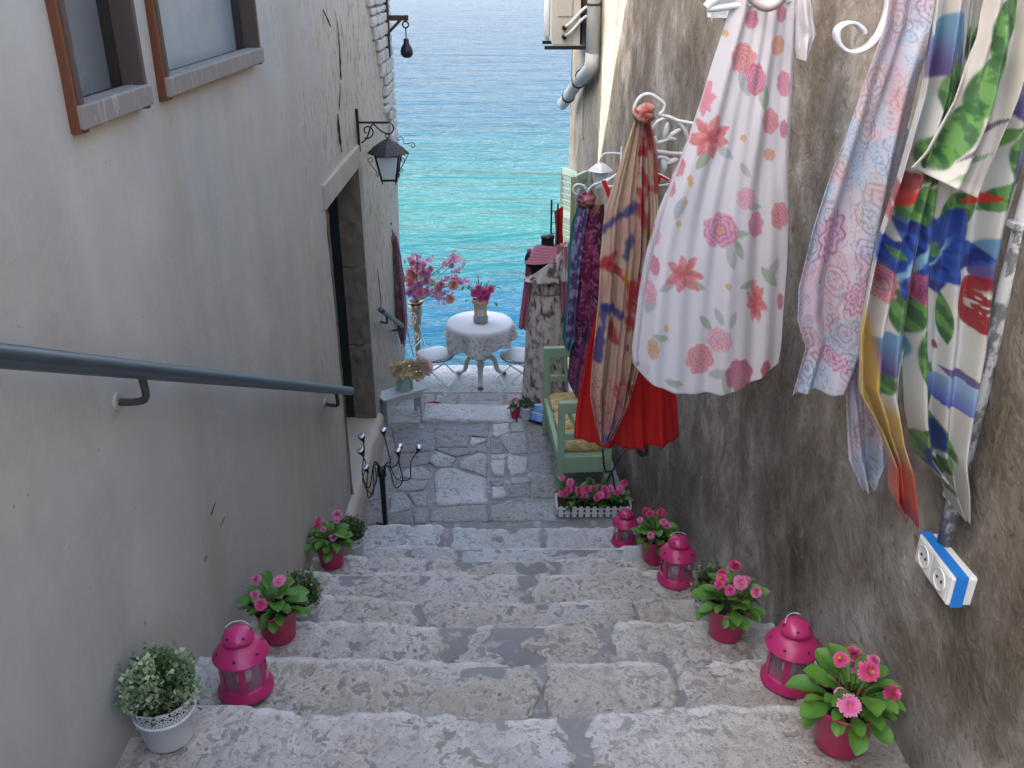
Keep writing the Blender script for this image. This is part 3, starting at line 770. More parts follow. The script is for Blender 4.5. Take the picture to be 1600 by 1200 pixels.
# ------------------------------------------------------------------ the right-hand building
R_END = 7.85
def build_right():
    b = thing('weathered_building', (RX(2.0), 2.0, 0), 'weathered brown and grey plaster house wall along the right side behind the hanging clothes', 'building')
    mb = MB(); ys = lines([W_BACK, R_END], 0.05); zs = lines([-0.7, 3.8], 0.05)
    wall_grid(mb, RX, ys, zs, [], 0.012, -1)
    e = RX(R_END)
    mb.add([(e, R_END, SEA_Z - 0.5), (e, R_END, 3.8), (4.0, R_END, 3.8), (4.0, R_END, SEA_Z - 0.5)], [(0, 1, 2, 3)])
    mb.add([(RX(W_BACK), W_BACK, 3.8), (e, R_END, 3.8), (4.0, R_END, 3.8), (4.0, W_BACK, 3.8)], [(0, 1, 2, 3)])
    mb.add([(e, R_END, SEA_Z - 0.5), (e, R_END, -0.6), (RX(6), 6, -0.6), (RX(6), 6, SEA_Z - 0.5)], [(0, 1, 2, 3)])
    mb.add([(RX(W_BACK), W_BACK, -0.7), (RX(W_BACK), W_BACK, 3.8), (4.0, W_BACK, 3.8), (4.0, W_BACK, -0.7)], [(0, 1, 2, 3)])
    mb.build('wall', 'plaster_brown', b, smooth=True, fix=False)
    return b
build_right()

# ------------------------------------------------------------------ left wall: rails, lamp, pulley
def handrail(name, a, b, r, brackets, label, ext=0.0):
    o = thing(name, at_x(*brackets[0][0:2], LX), label, 'handrail')
    n = 16; pts = [V3(a).lerp(V3(b), i / n) for i in range(n + 1)]
    MB().tube(pts, r, 14).build('rail', 'rail_steel', o, smooth=True)
    for (px, py, k) in brackets:
        w = at_x(px, py, LX + 0.004); t = V3(a).lerp(V3(b), k) - Vector((0, 0, r * 0.8))
        mid = Vector((t.x, (w.y + t.y) / 2, w.z + 0.006))
        br = MB().tube(smoothpts([w, w.lerp(mid, 0.55), mid + Vector((-0.006, 0, 0.012)), t], 6), r * 0.42, 8).build('bracket', 'iron_flaked', o, smooth=True)
        MB().lathe([(0.0, -0.004), (r * 1.3, -0.004), (r * 1.2, 0.006), (0, 0.006)], 14).v
        m = MB(); m.tube([w + Vector((-0.004, 0, 0)), w + Vector((0.006, 0, 0))], r * 1.05, 12); m.build('wall_plate', 'lintel_stone', br)
    return o
# near rail: runs down the stairs a hand's width off the wall
pa = at_x(548, 611, LX + 0.085); pb = at_x(0, 556, LX + 0.085)
pb2 = pa + (pb - pa) * 1.9
kk = lambda px: (at_x(px, 590, LX + 0.085).y - pb2.y) / (pa.y - pb2.y)
handrail('handrail', pb2, pa, 0.022, [(183, 628, kk(222)), (507, 631, kk(523))], 'long blue-grey steel handrail running down the beige wall beside the stairs')
fa = at_x(595, 484, LX + 0.07); fb = at_x(628, 509, LX + 0.07)
handrail('handrail', fa, fb, 0.019, [(594, 502, 0.22), (611, 516, 0.82)], 'short dark handrail beside the mauve scarf near the terrace')

def wall_lantern(root, size, metal, glass, roof, scrolls=True):
    """hanging lantern, hook point at the local origin, body below; four tapered glass sides"""
    s = size
    loc = root.location.copy()
    def R(v): return loc + Vector(v) * s
    m = MB(); m.tube([R(p) for p in arc((0, 0, -0.10), 0.10, 0, 2 * math.pi, 14, X, Z)], 0.022 * s, 6); m.tube([R((0, 0, -0.2)), R((0, 0, -0.34))], 0.045 * s, 8); m.build('hanging_ring', metal, root, smooth=True)
    # roof: eight fluted segments
    m = MB(); P = []
    for (r, z) in ((0.12, -0.28), (0.22, -0.34), (0.52, -0.58), (0.78, -0.88), (0.76, -0.91)):
        row = []
        for k in range(48):
            a = 2 * math.pi * k / 48; sq = 1 / max(abs(math.cos(a)), abs(math.sin(a))); rr = r * (0.55 + 0.45 * sq) * (1 + 0.035 * abs(math.sin(a * 6)))
            row.append(R((rr * math.cos(a + math.pi / 4), rr * math.sin(a + math.pi / 4), z)))
        P.append(row)
    m.grid(P, True).build('roof', roof, root)
    # frame corners
    top, bot, z0, z1 = 0.66, 0.40, -0.92, -2.05
    cs = [(1, 1), (-1, 1), (-1, -1), (1, -1)]
    for x, y in cs:
        MB().tube([R((x * top * .8, y * top * .8, z0)), R((x * bot * .8, y * bot * .8, z1)), R((x * bot * .72, y * bot * .72, z1 - 0.22))], [0.05 * s, 0.05 * s, 0.012 * s], 6).build('corner_bar', metal, root)
    for z, q in ((z0, top), (z1, bot)):
        mm = MB()
        for k in range(4):
            a, b = cs[k], cs[(k + 1) % 4]; mm.span(R((a[0] * q * .8, a[1] * q * .8, z)), R((b[0] * q * .8, b[1] * q * .8, z)), 0.075 * s, 0.09 * s)
        mm.build('frame_rim', metal, root)
    for k in range(4):
        a, b = cs[k], cs[(k + 1) % 4]
        m = MB().add([R((a[0] * top * .77, a[1] * top * .77, z0)), R((b[0] * top * .77, b[1] * top * .77, z0)), R((b[0] * bot * .77, b[1] * bot * .77, z1)), R((a[0] * bot * .77, a[1] * bot * .77, z1))], [(0, 1, 2, 3)])
        m.build('pane', glass, root)
    m = MB(); m.tube([R((0, 0, -0.85)), R((0, 0, -1.1))], 0.12 * s, 8); bu = m.build('bulb_socket', metal, root)
    MB().ball(R((0, 0, -1.28)), 0.15 * s, 8, 6, (1, 1, 1.4)).build('bulb', 'clear_glass', bu, smooth=True)
    if scrolls:
        for x, y in cs:
            d = Vector((x, y, 0)).normalized()
            p = [R(d * 0.62 + Z * -1.1)] + [R(q) for q in spiral(d * 0.98 + Z * -1.12, 0.05, 0.17, 0, 4.6, 12, d, Z)][::-1]
            m = MB().tube([R(q) for q in spiral(d * 1.0 + Z * -1.08, 0.04, 0.16, 5.0, 0.2, 14, d, Z)] + [R(d * 0.98 + Z * -1.3), R(d * 0.72 + Z * -1.62)] + [R(q) for q in spiral(d * 0.66 + Z * -1.75, 0.12, 0.03, 1.4, -4.2, 12, d, Z)], 0.018 * s, 5)
            m.build('scroll', metal, root, smooth=True)
    m = MB()
    d = Vector((1, 0.35, 0)).normalized()
    if scrolls:
        m.tube([R(q) for q in spiral(d * 0.55 + Z * -0.30, 0.03, 0.13, 5.5, 0.4, 12, d, Z)] + [R(d * 0.75 + Z * -0.5), R(d * 1.0 + Z * -0.5)] + [R(q) for q in spiral(d * 1.12 + Z * -0.62, 0.15, 0.04, 1.6, -3.8, 12, d, Z)], 0.018 * s, 5).build('roof_scroll', metal, root, smooth=True)

hook = at_y(605, 208, 5.55)
wl = thing('wall_lantern', hook, 'black iron wall lantern hanging from a scrolled bracket above the doorway', 'lantern')
wall_lantern(wl, 0.135, 'iron_black', 'lamp_glass', 'iron_flaked')
wp = Vector((LX + 0.006, hook.y, hook.z + 0.062))
m = MB(); m.span(wp, Vector((hook.x + 0.01, hook.y, wp.z)), 0.012, 0.012); m.build('bracket_arm', 'iron_black', wl)
m = MB(); m.tube(smoothpts([wp + Z * 0.08, wp, wp - Z * 0.1, wp - Z * 0.17], 3), [0.009] * 10, 6); m.build('wall_strap', 'iron_black', wl)
L = hook.x - wp.x
m = MB().tube(smoothpts([wp + X * 0.015 - Z * 0.12, wp + X * 0.05 - Z * 0.09, wp + X * L * 0.5 - Z * 0.012, wp + X * L * 0.8 - Z * 0.05, hook + X * 0.01 - Z * 0.01], 6), 0.005, 6)
m.build('bracket_scroll', 'iron_black', wl, smooth=True)
MB().tube(spiral(wp + X * 0.055 - Z * 0.05, 0.045, 0.012, -2.0, 4.2, 20, X, Z), 0.0045, 6).build('bracket_scroll', 'iron_black', wl, smooth=True)
MB().tube(arc(hook + X * 0.005 + Z * 0.03, 0.035, -1.7, 1.6, 10, X, Z), 0.0045, 6).build('bracket_scroll', 'iron_black', wl, smooth=True)

# the dark iron bracket with a hanging weight at the sea-side corner
yb = 7.0
t0 = at_y(603, 88, yb); t0.x = LX + 0.02
pb_ = thing('hoist_bracket', (LX + 0.02, yb, t0.z), 'rusty dark iron hoist bracket with a hanging pear-shaped weight at the corner over the sea', 'bracket')
top = 3.35
MB().box((LX + 0.022, yb, (t0.z + top) / 2), (0.042, 0.05, top - t0.z)).build('post', 'rust_dark', pb_, bevel=0.004)
a1 = at_y(606, 28, yb); a2 = at_y(638, 31, yb)
MB().span((LX + 0.04, yb, a1.z), (a2.x, yb, a1.z), 0.04, 0.036).build('arm', 'rust_dark', pb_, bevel=0.003)
MB().span((LX + 0.04, yb, a1.z - 0.095), (LX + 0.125, yb, a1.z - 0.015), 0.02, 0.02).build('brace', 'rust_dark', pb_)
MB().span((LX - 0.01, yb - 0.03, a1.z - 0.1), (LX + 0.05, yb - 0.03, a1.z - 0.1), 0.02, 0.03).build('clamp', 'rust_dark', pb_)
hk = Vector((a2.x - 0.022, yb, a1.z - 0.02))
MB().tube(arc(hk - Z * 0.025, 0.022, 0, 2 * math.pi, 14, X, Z), 0.006, 6).build('ring', 'iron_black', pb_, smooth=True)
MB().tube([hk - Z * 0.04, hk - Z * 0.13], 0.005, 6).build('rod', 'iron_black', pb_)
MB().lathe([(0.0, 0), (0.020, -0.003), (0.022, -0.035), (0.038, -0.060), (0.047, -0.088), (0.043, -0.114), (0.026, -0.132), (0, -0.137)], 16, hk - Z * 0.118).build('weight', 'iron_black', pb_, smooth=True)

# ------------------------------------------------------------------ garden solar light with seven goose-neck heads
sb = at_z(603, 820, 0.0); sb.y = 4.44; sb.z = 0.004
sl = thing('solar_light_stand', sb, 'black garden light stand with seven small heads on curling wires at the stair foot', 'light')
ptop = at_y(601, 730, sb.y)
MB().lathe([(0.012, 0), (0.014, 0.02), (0.0165, 0.3), (0.018, ptop.z - sb.z - 0.06), (0.026, ptop.z - sb.z - 0.055), (0.026, ptop.z - sb.z - 0.005), (0.014, ptop.z - sb.z)], 12, sb, cap=True).build('pole', 'iron_black', sl, smooth=True)
MB().span((sb.x - 0.06, sb.y + 0.03, 0.006), (sb.x + 0.02, sb.y + 0.01, 0.004), 0.012, 0.006).build('ground_spike', 'iron_black', sl)
heads = [(563, 678, 0.03), (599, 672, 0.08), (563, 705, -0.02), (571, 732, -0.05), (624, 694, 0.05), (622, 706, -0.03), (655, 702, 0.02)]
wires = [[(585, 722), (577, 762), (566, 740), (569, 708), (568, 690)], [(606, 723), (610, 722), (604, 695), (600, 680)], [(584, 724), (583, 772), (567, 752), (572, 728), (567, 712)],
         [(586, 726), (588, 750), (577, 778), (573, 760), (575, 738)], [(607, 722), (612, 731), (622, 722), (625, 705)], [(607, 730), (618, 762), (629, 750), (624, 725), (623, 712)],
         [(608, 728), (620, 748), (640, 748), (642, 722), (652, 706)]]
for (hx, hy, dy), wv in zip(heads, wires):
    pts = [Vector((sb.x, sb.y, ptop.z - 0.015))] + [at_y(a, b, sb.y + dy * (i + 1) / len(wv)) for i, (a, b) in enumerate(wv)]
    h = at_y(hx, hy, sb.y + dy)
    dirv = (h - pts[-1]); dirv = (dirv.normalized() + Vector((0, -0.35, 0.5))).normalized()
    hc = pts[-1]
    w = MB().tube(smoothpts(pts, 7), 0.0034, 6).build('wire_neck', 'cable', sl, smooth=True)
    q = Z.rotation_difference(dirv).to_matrix()
    m = MB(); m.lathe([(0, -0.004), (0.007, -0.002), (0.009, 0.012), (0.0195, 0.032), (0.0205, 0.042)], 14)
    m.v = [tuple(hc + q @ Vector(v)) for v in m.v]; hd = m.build('lamp_head', 'iron_black', w, smooth=True)
    m = MB(); m.lathe([(0.0195, 0.040), (0.0185, 0.046), (0.01, 0.049), (0.0, 0.05)], 14); m.v = [tuple(hc + q @ Vector(v)) for v in m.v]
    m.build('lens', 'chrome_lens', w, smooth=True)

# ------------------------------------------------------------------ white footstool and the sage vase of cream peonies
def face_pts(c, r): return c
sc_ = at_z(632, 655, 0.0); sc_ = Vector((-0.80, 5.83, 0.018))
st = thing('footstool', sc_, 'low white chipped wooden footstool standing below the far left wall', 'stool')
ang = 0.62; R_ = Matrix.Rotation(ang, 3, 'Z')
def T(v): return sc_ + R_ @ Vector(v)
m = MB().box((0, 0, 0), (0.36, 0.15, 0.018)); m.v = [tuple(T((a, b, c + 0.205))) for a, b, c in m.v]; m.build('top', 'white_wood', st, bevel=0.004)
for sgn in (-1, 1):
    prof = [(-0.06, 0), (-0.03, 0), (-0.018, 0.045), (0.018, 0.045), (0.03, 0), (0.06, 0), (0.055, 0.196), (-0.055, 0.196)]
    m = MB().prism([Vector((sgn * 0.13, y, z)) for y, z in prof], (sgn * 0.018, 0, 0)); m.v = [tuple(T(v)) for v in m.v]; m.build('leg', 'white_wood', st, bevel=0.002)
m = MB().box((0, 0, 0.17), (0.26, 0.012, 0.045)); m.v = [tuple(T((a, b - 0.05, c))) for a, b, c in m.v]; m.build('stretcher', 'white_wood', st)

# ------------------------------------------------------------------ hanging clothes: cloth helpers
def interp(poly, t):
    """point at fraction t of the photo-height of an edge polyline"""
    ys = [p[1] for p in poly]; y = ys[0] + (ys[-1] - ys[0]) * t
    xs = np.interp(y, ys, [p[0] for p in poly]); return float(xs), y
def cloth(name, left, right, yplane, paint, parent, nu=60, nv=140, folds=5, amp=0.018, seed=1, hem=None, mat='fabric', slant=0.0, depth0=0.35, solid=0.0016, bow=0.0, tube=0.0, smallfold=0.3):
    """a hanging sheet between two edges (given in photo pixels, laid on the vertical plane y = yplane + slant * x'), with vertical folds"""
    V = np.zeros((nv + 1, nu + 1, 3)); PX = np.zeros((nv + 1, nu + 1)); PY = np.zeros((nv + 1, nu + 1))
    r = random.Random(seed); ph = [r.uniform(0, 6.28) for _ in range(6)]; fr = [folds * q for q in (1.0, 1.7, 2.9)]
    for i in range(nv + 1):
        t = i / nv; lx, ly = interp(left, t); rx, ry = interp(right, t)
        for j in range(nu + 1):
            u = j / nu; px = lx + (rx - lx) * u; py = ly + (ry - ly) * u
            if hem: py += hem(u) * max(0.0, (t - 0.75) / 0.25) ** 1.5
            PX[i, j] = px; PY[i, j] = py
            p = at_y(px, py, yplane + slant * (u - 0.5))
            g = depth0 + (1 - depth0) * t
            d = math.sin(6.283 * fr[0] * u + ph[0] + 1.2 * math.sin(2.0 * t + ph[3])) + 0.5 * math.sin(6.283 * fr[1] * u + ph[1] + 1.5 * t) + smallfold * math.sin(6.283 * fr[2] * u + ph[2] - 2.2 * t + math.sin(5 * t + ph[4]))
            d *= amp * g; d += 0.006 * noise.noise(Vector((u * 4 + seed, t * 7, 0.5)))
            if bow: d -= bow * math.sin(math.pi * u)
            if tube: d -= tube * (1 - (2 * u - 1) ** 4) * (0.5 + 0.5 * t)
            V[i, j] = (p.x, p.y + d, p.z)
    col = paint(PX, PY, np.linspace(0, 1, nu + 1)[None, :].repeat(nv + 1, 0), np.linspace(0, 1, nv + 1)[:, None].repeat(nu + 1, 1)) if paint else None
    m = MB(); m.grid([[tuple(V[i, j]) for j in range(nu + 1)] for i in range(nv + 1)])
    cols = None
    if col is not None:
        cols = np.ones((nv + 1, nu + 1, 4)); cols[..., :3] = np.clip(col, 0, 1)
    return m.build(name, mat, parent, smooth=True, cols=cols, solid=solid, fix=False)
def base(PX, c): return np.ones(PX.shape + (3,)) * np.array(c)
def blend(col, mask, c):
    m = np.clip(mask, 0, 1)[..., None]; c = np.array(c) if not isinstance(c, np.ndarray) else c
    return col * (1 - m) + c * m
def ell(PX, PY, cx, cy, a, b, rot=0.0):
    c, s = math.cos(rot), math.sin(rot); dx, dy = PX - cx, PY - cy
    x = dx * c + dy * s; y = -dx * s + dy * c
    return x / a, y / b
def rose(col, PX, PY, cx, cy, r, c1, c2, seed=0, sx=1.0, petals=9, centre=None, alpha=0.92):
    """a painted many-petalled bloom: overlapping petal arcs with watercolour edges"""
    dx, dy = (PX - cx) / sx, PY - cy; d = np.hypot(dx, dy) / r; near = d < 1.35
    if not near.any(): return col
    a = np.arctan2(dy, dx); wn_ = fnoise(PX / (r * 0.35) + seed, PY / (r * 0.35), seed + 3, 3) - 0.5
    edge = 0.84 + 0.11 * np.abs(np.cos(a * petals / 2 + seed)) + 0.22 * wn_
    m = sstep(edge + 0.06, edge - 0.05, d)
    dd = d + 0.10 * np.cos(a * 5 + seed) * d + 0.16 * wn_
    k = np.floor(dd * 4.2); fr = dd * 4.2 - k                       # petal whorls: dark throat, pale lip
    sh = np.clip(0.15 + 0.85 * fr ** 1.3 - 0.35 * (np.abs(np.cos(a * (2 + k) + k * 1.7 + seed)) < 0.16) + 0.25 * (d - 0.5) + 0.5 * wn_, 0, 1)[..., None]
    dark = np.array(c1) * 0.75
    c = dark * (1 - sh) + np.array(c2) * sh
    col = blend(col, m * alpha * (0.86 + 0.3 * wn_), c)
    if centre is not None: col = blend(col, sstep(0.24, 0.12, d + 0.2 * wn_) * 0.9, centre)
    return col
def lily(col, PX, PY, cx, cy, r, c1, c2, seed=0, sx=1.0, n=7):
    rr = random.Random(int(cx * 3 + cy))
    wn_ = fnoise(PX / 7, PY / 7, 17, 3) - 0.5
    for ring, (R, cnt) in enumerate(((1.0, n), (0.72, n - 1))):
        for k in range(cnt):
            an = seed + 2 * math.pi * (k + 0.5 * ring) / cnt + rr.uniform(-0.2, 0.2); L = r * R * rr.uniform(0.82, 1.12)
            x, y = ell((PX - cx) / sx + cx, PY, cx + math.cos(an) * L * 0.5, cy + math.sin(an) * L * 0.5, L * 0.55, L * 0.24, an)
            w = np.clip(1 - np.abs(x) ** 2.2, 0, 1); m = sstep(0.12, -0.12, np.abs(y) + 0.5 * wn_ - w) * (np.abs(x) < 1)
            sh = np.clip(0.55 + 0.35 * x + 0.3 * np.sign(y) * np.minimum(np.abs(y), 0.6) + 0.9 * wn_ - 0.35 * (np.abs(y) < 0.08), 0, 1)[..., None]
            col = blend(col, m * 0.9, np.array(c1) * 0.8 * (1 - sh) + np.array(c2) * sh)
    return col
def leafp(col, PX, PY, cx, cy, a, b, rot, c, alpha=0.9, c2=None):
    x, y = ell(PX, PY, cx, cy, a, b, rot)
    w = np.clip(1 - x * x, 0, 1); m = sstep(0.12, -0.05, np.abs(y) - w) * (np.abs(x) < 1)
    cc = np.array(c)
    if c2 is not None:
        s = sstep(-0.3, 0.3, np.sin(x * 7 + y * 3) * 0.5 + (fnoise(PX / 9, PY / 9, 5, 3) - 0.5) * 2)[..., None]; cc = np.array(c) * (1 - s) + np.array(c2) * s
    return blend(col, m * alpha, cc)
PINK, DPINK, CORAL, SALMON, MAG, GOLD = lin(205, 120, 150), lin(190, 60, 105), lin(190, 70, 78), lin(216, 142, 138), lin(160, 38, 85), lin(205, 150, 75)
LGREEN, GREYG = lin(135, 155, 120), lin(150, 158, 160)

def paint_dress(PX, PY, U, T):
    col = base(PX, (0.60, 0.575, 0.60))
    for (x, y, rot, a) in [(1140, 372, .6, 18), (1138, 395, 1.4, 20), (1150, 360, 0, 16), (1120, 488, 1.2, 14), (1140, 492, 1.9, 14), (1080, 440, .3, 20), (1042, 440, 2.6, 18), (1098, 245, 2.3, 22), (1130, 235, .7, 18), (1150, 385, 1.2, 16), (1175, 320, .2, 15),
                           (1160, 262, 1.0, 14), (1130, 590, 1.5, 20), (1120, 575, 2.7, 18), (1060, 320, 2, 20), (1085, 120, 2.1, 22), (1190, 150, 1.5, 22), (1160, 130, 1.2, 20), (1166, 440, 2.9, 16), (1050, 590, .2, 15), (1100, 500, .9, 16), (1015, 470, 1.9, 18), (1030, 520, .3, 14), (1200, 430, .9, 20), (1205, 418, 2.1, 20)]:
        col = leafp(col, PX, PY, x, y, a, a * 0.38, rot, LGREEN if (x + y) % 3 else GREYG, 0.75)
    col = rose(col, PX, PY, 1122, 356, 30, lin(165, 45, 105), lin(225, 150, 180), 1, 0.95, 8, GOLD)
    col = lily(col, PX, PY, 1108, 212, 34, CORAL, SALMON, 0.4); col = lily(col, PX, PY, 1065, 422, 32, CORAL, SALMON, 1.0)
    col = lily(col, PX, PY, 1178, 468, 32, CORAL, SALMON, 0.2, 0.6); col = lily(col, PX, PY, 1098, 150, 30, SALMON, PINK, 0.8, 0.6)
    for x, y, r, c1, c2, sx in [(1158, 90, 26, CORAL, SALMON, .8), (1177, 122, 28, MAG, PINK, .55), (1200, 188, 22, DPINK, SALMON, .7), (1200, 240, 10, GOLD, SALMON, 1), (1162, 306, 19, PINK, lin(225, 175, 185), .95), (1178, 348, 22, CORAL, PINK, .65), (1216, 335, 24, DPINK, SALMON, .65),
                                 (1020, 366, 19, PINK, lin(225, 165, 170), .7), (1010, 452, 21, PINK, lin(225, 170, 175), .7), (1022, 412, 16, DPINK, PINK, .5), (1120, 524, 20, PINK, lin(225, 175, 180), 1), (1091, 556, 25, CORAL, SALMON, .95), (1150, 577, 26, MAG, DPINK, .95), (1194, 575, 18, MAG, CORAL, .5),
                                 (1018, 538, 18, lin(180, 120, 70), lin(215, 160, 110), .5), (1222, 130, 22, DPINK, PINK, .5), (1212, 70, 18, GOLD, SALMON, .7), (1060, 255, 22, PINK, CORAL, .45), (1047, 290, 18, CORAL, PINK, .5), (1172, 30, 16, CORAL, PINK, .7), (1218, 470, 14, CORAL, MAG, .4), (1222, 200, 16, MAG, PINK, .4), (1218, 20, 16, MAG, PINK, .6)]:
        col = rose(col, PX, PY, x, y, r, c1, c2, int(x + y) % 17, sx, 7)
    for x, y in [(1075, 275), (1158, 213), (1076, 283), (1133, 440), (1038, 506), (1133, 52), (1068, 312), (1057, 345)]: col = rose(col, PX, PY, x, y, 6, GOLD, lin(215, 170, 100), 3, 0.8, 5)
    col = blend(col, 0.12 * fnoise(PX / 30, PY / 60, 4, 3), lin(170, 170, 190))
    return col

# white floral dress on a hanger, hung square to the wall
DY = 2.40
dl = [(1168, -70), (1150, -20), (1140, 20), (1120, 80), (1098, 150), (1075, 220), (1050, 280), (1030, 330), (1012, 390), (1000, 450), (991, 520), (988, 545), (989, 566)]
dr = [(1252, -70), (1246, -20), (1244, 20), (1242, 80), (1237, 150), (1233, 220), (1229, 290), (1231, 350), (1228, 420), (1224, 480), (1221, 530), (1219, 548), (1216, 566)]
dress = thing('floral_dress', at_y(1120, 590, DY), 'long white dress printed with pink and coral roses hanging on the right wall', 'dress')
hemf = lambda u: 44 * math.sin(math.pi * min(1, u ** 0.85)) ** 0.75
cloth('front', dl, dr, DY, paint_dress, dress, 170, 320, 2.3, 0.011, 4, hemf, tube=0.034, depth0=0.45, smallfold=0.45)
cloth('back', dl, dr, DY + 0.002, lambda a, b, c, d: base(a, (0.52, 0.50, 0.53)), dress, 60, 80, 3.4, 0.014, 9, lambda u: 26 * math.sin(math.pi * u), tube=-0.05, depth0=0.35)
cloth('sleeve', [(1242, -40), (1243, 30), (1243, 70), (1245, 92)], [(1262, -40), (1270, 20), (1275, 55), (1258, 95)], DY - 0.02, paint_dress, dress, 24, 60, 1.5, 0.012, 3, tube=0.03)
cloth('underskirt', [(1002, 500), (996, 560)], [(1222, 500), (1214, 560)], DY + 0.02, lambda a, b, c, d: base(a, (0.50, 0.48, 0.50)), dress, 40, 20, 3, 0.006, 2, lambda u: 20 * math.sin(math.pi * u))
m = MB(); P = []
for i in range(13):
    u = i / 12; a = at_y(1158 + 80 * u, -18 + 36 * math.sin(math.pi * u) ** 0.7, DY - 0.068); b_ = at_y(1168 + 60 * u, -38 + 40 * math.sin(math.pi * u) ** 0.7, DY - 0.06)
    P.append([a, a.lerp(b_, 0.5) - Y * 0.012, b_])
m.grid(P); m.build('neckline', 'neck_band' if 'neck_band' in MATS else simple('neck_band', (0.50, 0.40, 0.40), 0.8).m, dress, smooth=True, solid=0.004)
hg = thing('clothes_hanger', at_y(1180, -70, DY), 'white clothes hanger showing its tip beside the shoulder of the floral dress', 'hanger')
MB().tube(smoothpts([at_y(1103, 12, DY - 0.01), at_y(1112, 4, DY - 0.01), at_y(1135, -12, DY - 0.01), at_y(1190, -60, DY - 0.01), at_y(1250, -20, DY - 0.01)], 6), 0.011, 8).build('bar', 'white_plastic', hg, smooth=True)
MB().tube(smoothpts([at_y(1104, 14, DY - 0.01), at_y(1118, 13, DY - 0.01), at_y(1150, 9, DY - 0.01), at_y(1235, 0, DY - 0.01)], 5), 0.008, 8).build('bar', 'white_plastic', hg, smooth=True)
tp = at_y(1190, -60, DY - 0.01)
MB().tube([tp, tp + Z * 0.05] + arc(tp + Z * 0.085 + X * 0.03, 0.03, math.pi, -0.4, 10, X, Z), 0.004, 6).build('hook', 'white_plastic', hg, smooth=True)

def ironwork(name, base_pt, label, paths, blobs=(), r=0.006):
    o = thing(name, base_pt, label, 'hook')
    for p in paths: MB().tube(smoothpts(p, 6), r, 7).build('iron_bar', 'white_iron', o, smooth=True)
    for c, s, rot in blobs:
        m = MB().ball((0, 0, 0), 1.0, 8, 5, s); q = Euler((0, rot, 0)).to_matrix(); m.v = [tuple(V3(c) + q @ Vector(v)) for v in m.v]; m.build('petal', 'white_iron', o, smooth=True)
    return o
A = lambda y, pp: [at_y(a, b, y) for a, b in pp]
def towall(p, dz=0.0): return Vector((RX(p.y) + 0.01, p.y, p.z + dz))
k = at_y(1205, -95, DY); ironwork('dress_hook', towall(k), 'white iron wall hook holding the floral dress hanger', [[towall(k, 0.02), k + X * 0.05 + Z * 0.035, k + Z * 0.02, k - X * 0.03 + Z * 0.03]])

# red dress behind the scarf
RY = 3.34
rd = thing('red_dress', at_y(980, 690, RY), 'plain bright red dress hanging behind the cream scarf', 'dress')
rl = [(958, 296), (950, 380), (938, 460), (915, 560), (901, 640), (897, 682)]; rr = [(1022, 296), (1030, 400), (1045, 500), (1056, 600), (1062, 684)]
cloth('front', rl, rr, RY, None, rd, 70, 110, 3.5, 0.016, 5, lambda u: 8 * math.sin(math.pi * u), 'red_fabric', tube=0.05)
cloth('back', rl, rr, RY + 0.002, None, rd, 40, 60, 3, 0.010, 8, lambda u: 4 * math.sin(math.pi * u), 'red_fabric', tube=-0.05)
for pp in ([(943, 282), (948, 295), (955, 312)], [(1026, 272), (1036, 277), (1046, 282)], [(1030, 276), (1022, 300), (1018, 320)]):
    m = MB(); m.grid([[p - X * 0.009, p + X * 0.009] for p in smoothpts(A(RY - 0.02, pp), 4)]); m.build('strap', 'red_strap', rd, solid=0.003)
rh = [at_y(938, 290, RY), at_y(990, 262, RY), at_y(1050, 285, RY)]
h2 = thing('clothes_hanger', rh[1], 'thin white wire hanger carrying the red dress', 'hanger')
MB().tube(smoothpts([rh[0], rh[1], rh[2], at_y(995, 293, RY), rh[0]], 5), 0.005, 6).build('bar', 'white_iron', h2, smooth=True)
MB().tube([rh[1], rh[1] + Z * 0.05] + arc(rh[1] + Z * 0.08 + X * 0.025, 0.025, math.pi, 0, 8, X, Z), 0.004, 6).build('hook', 'white_iron', h2, smooth=True)

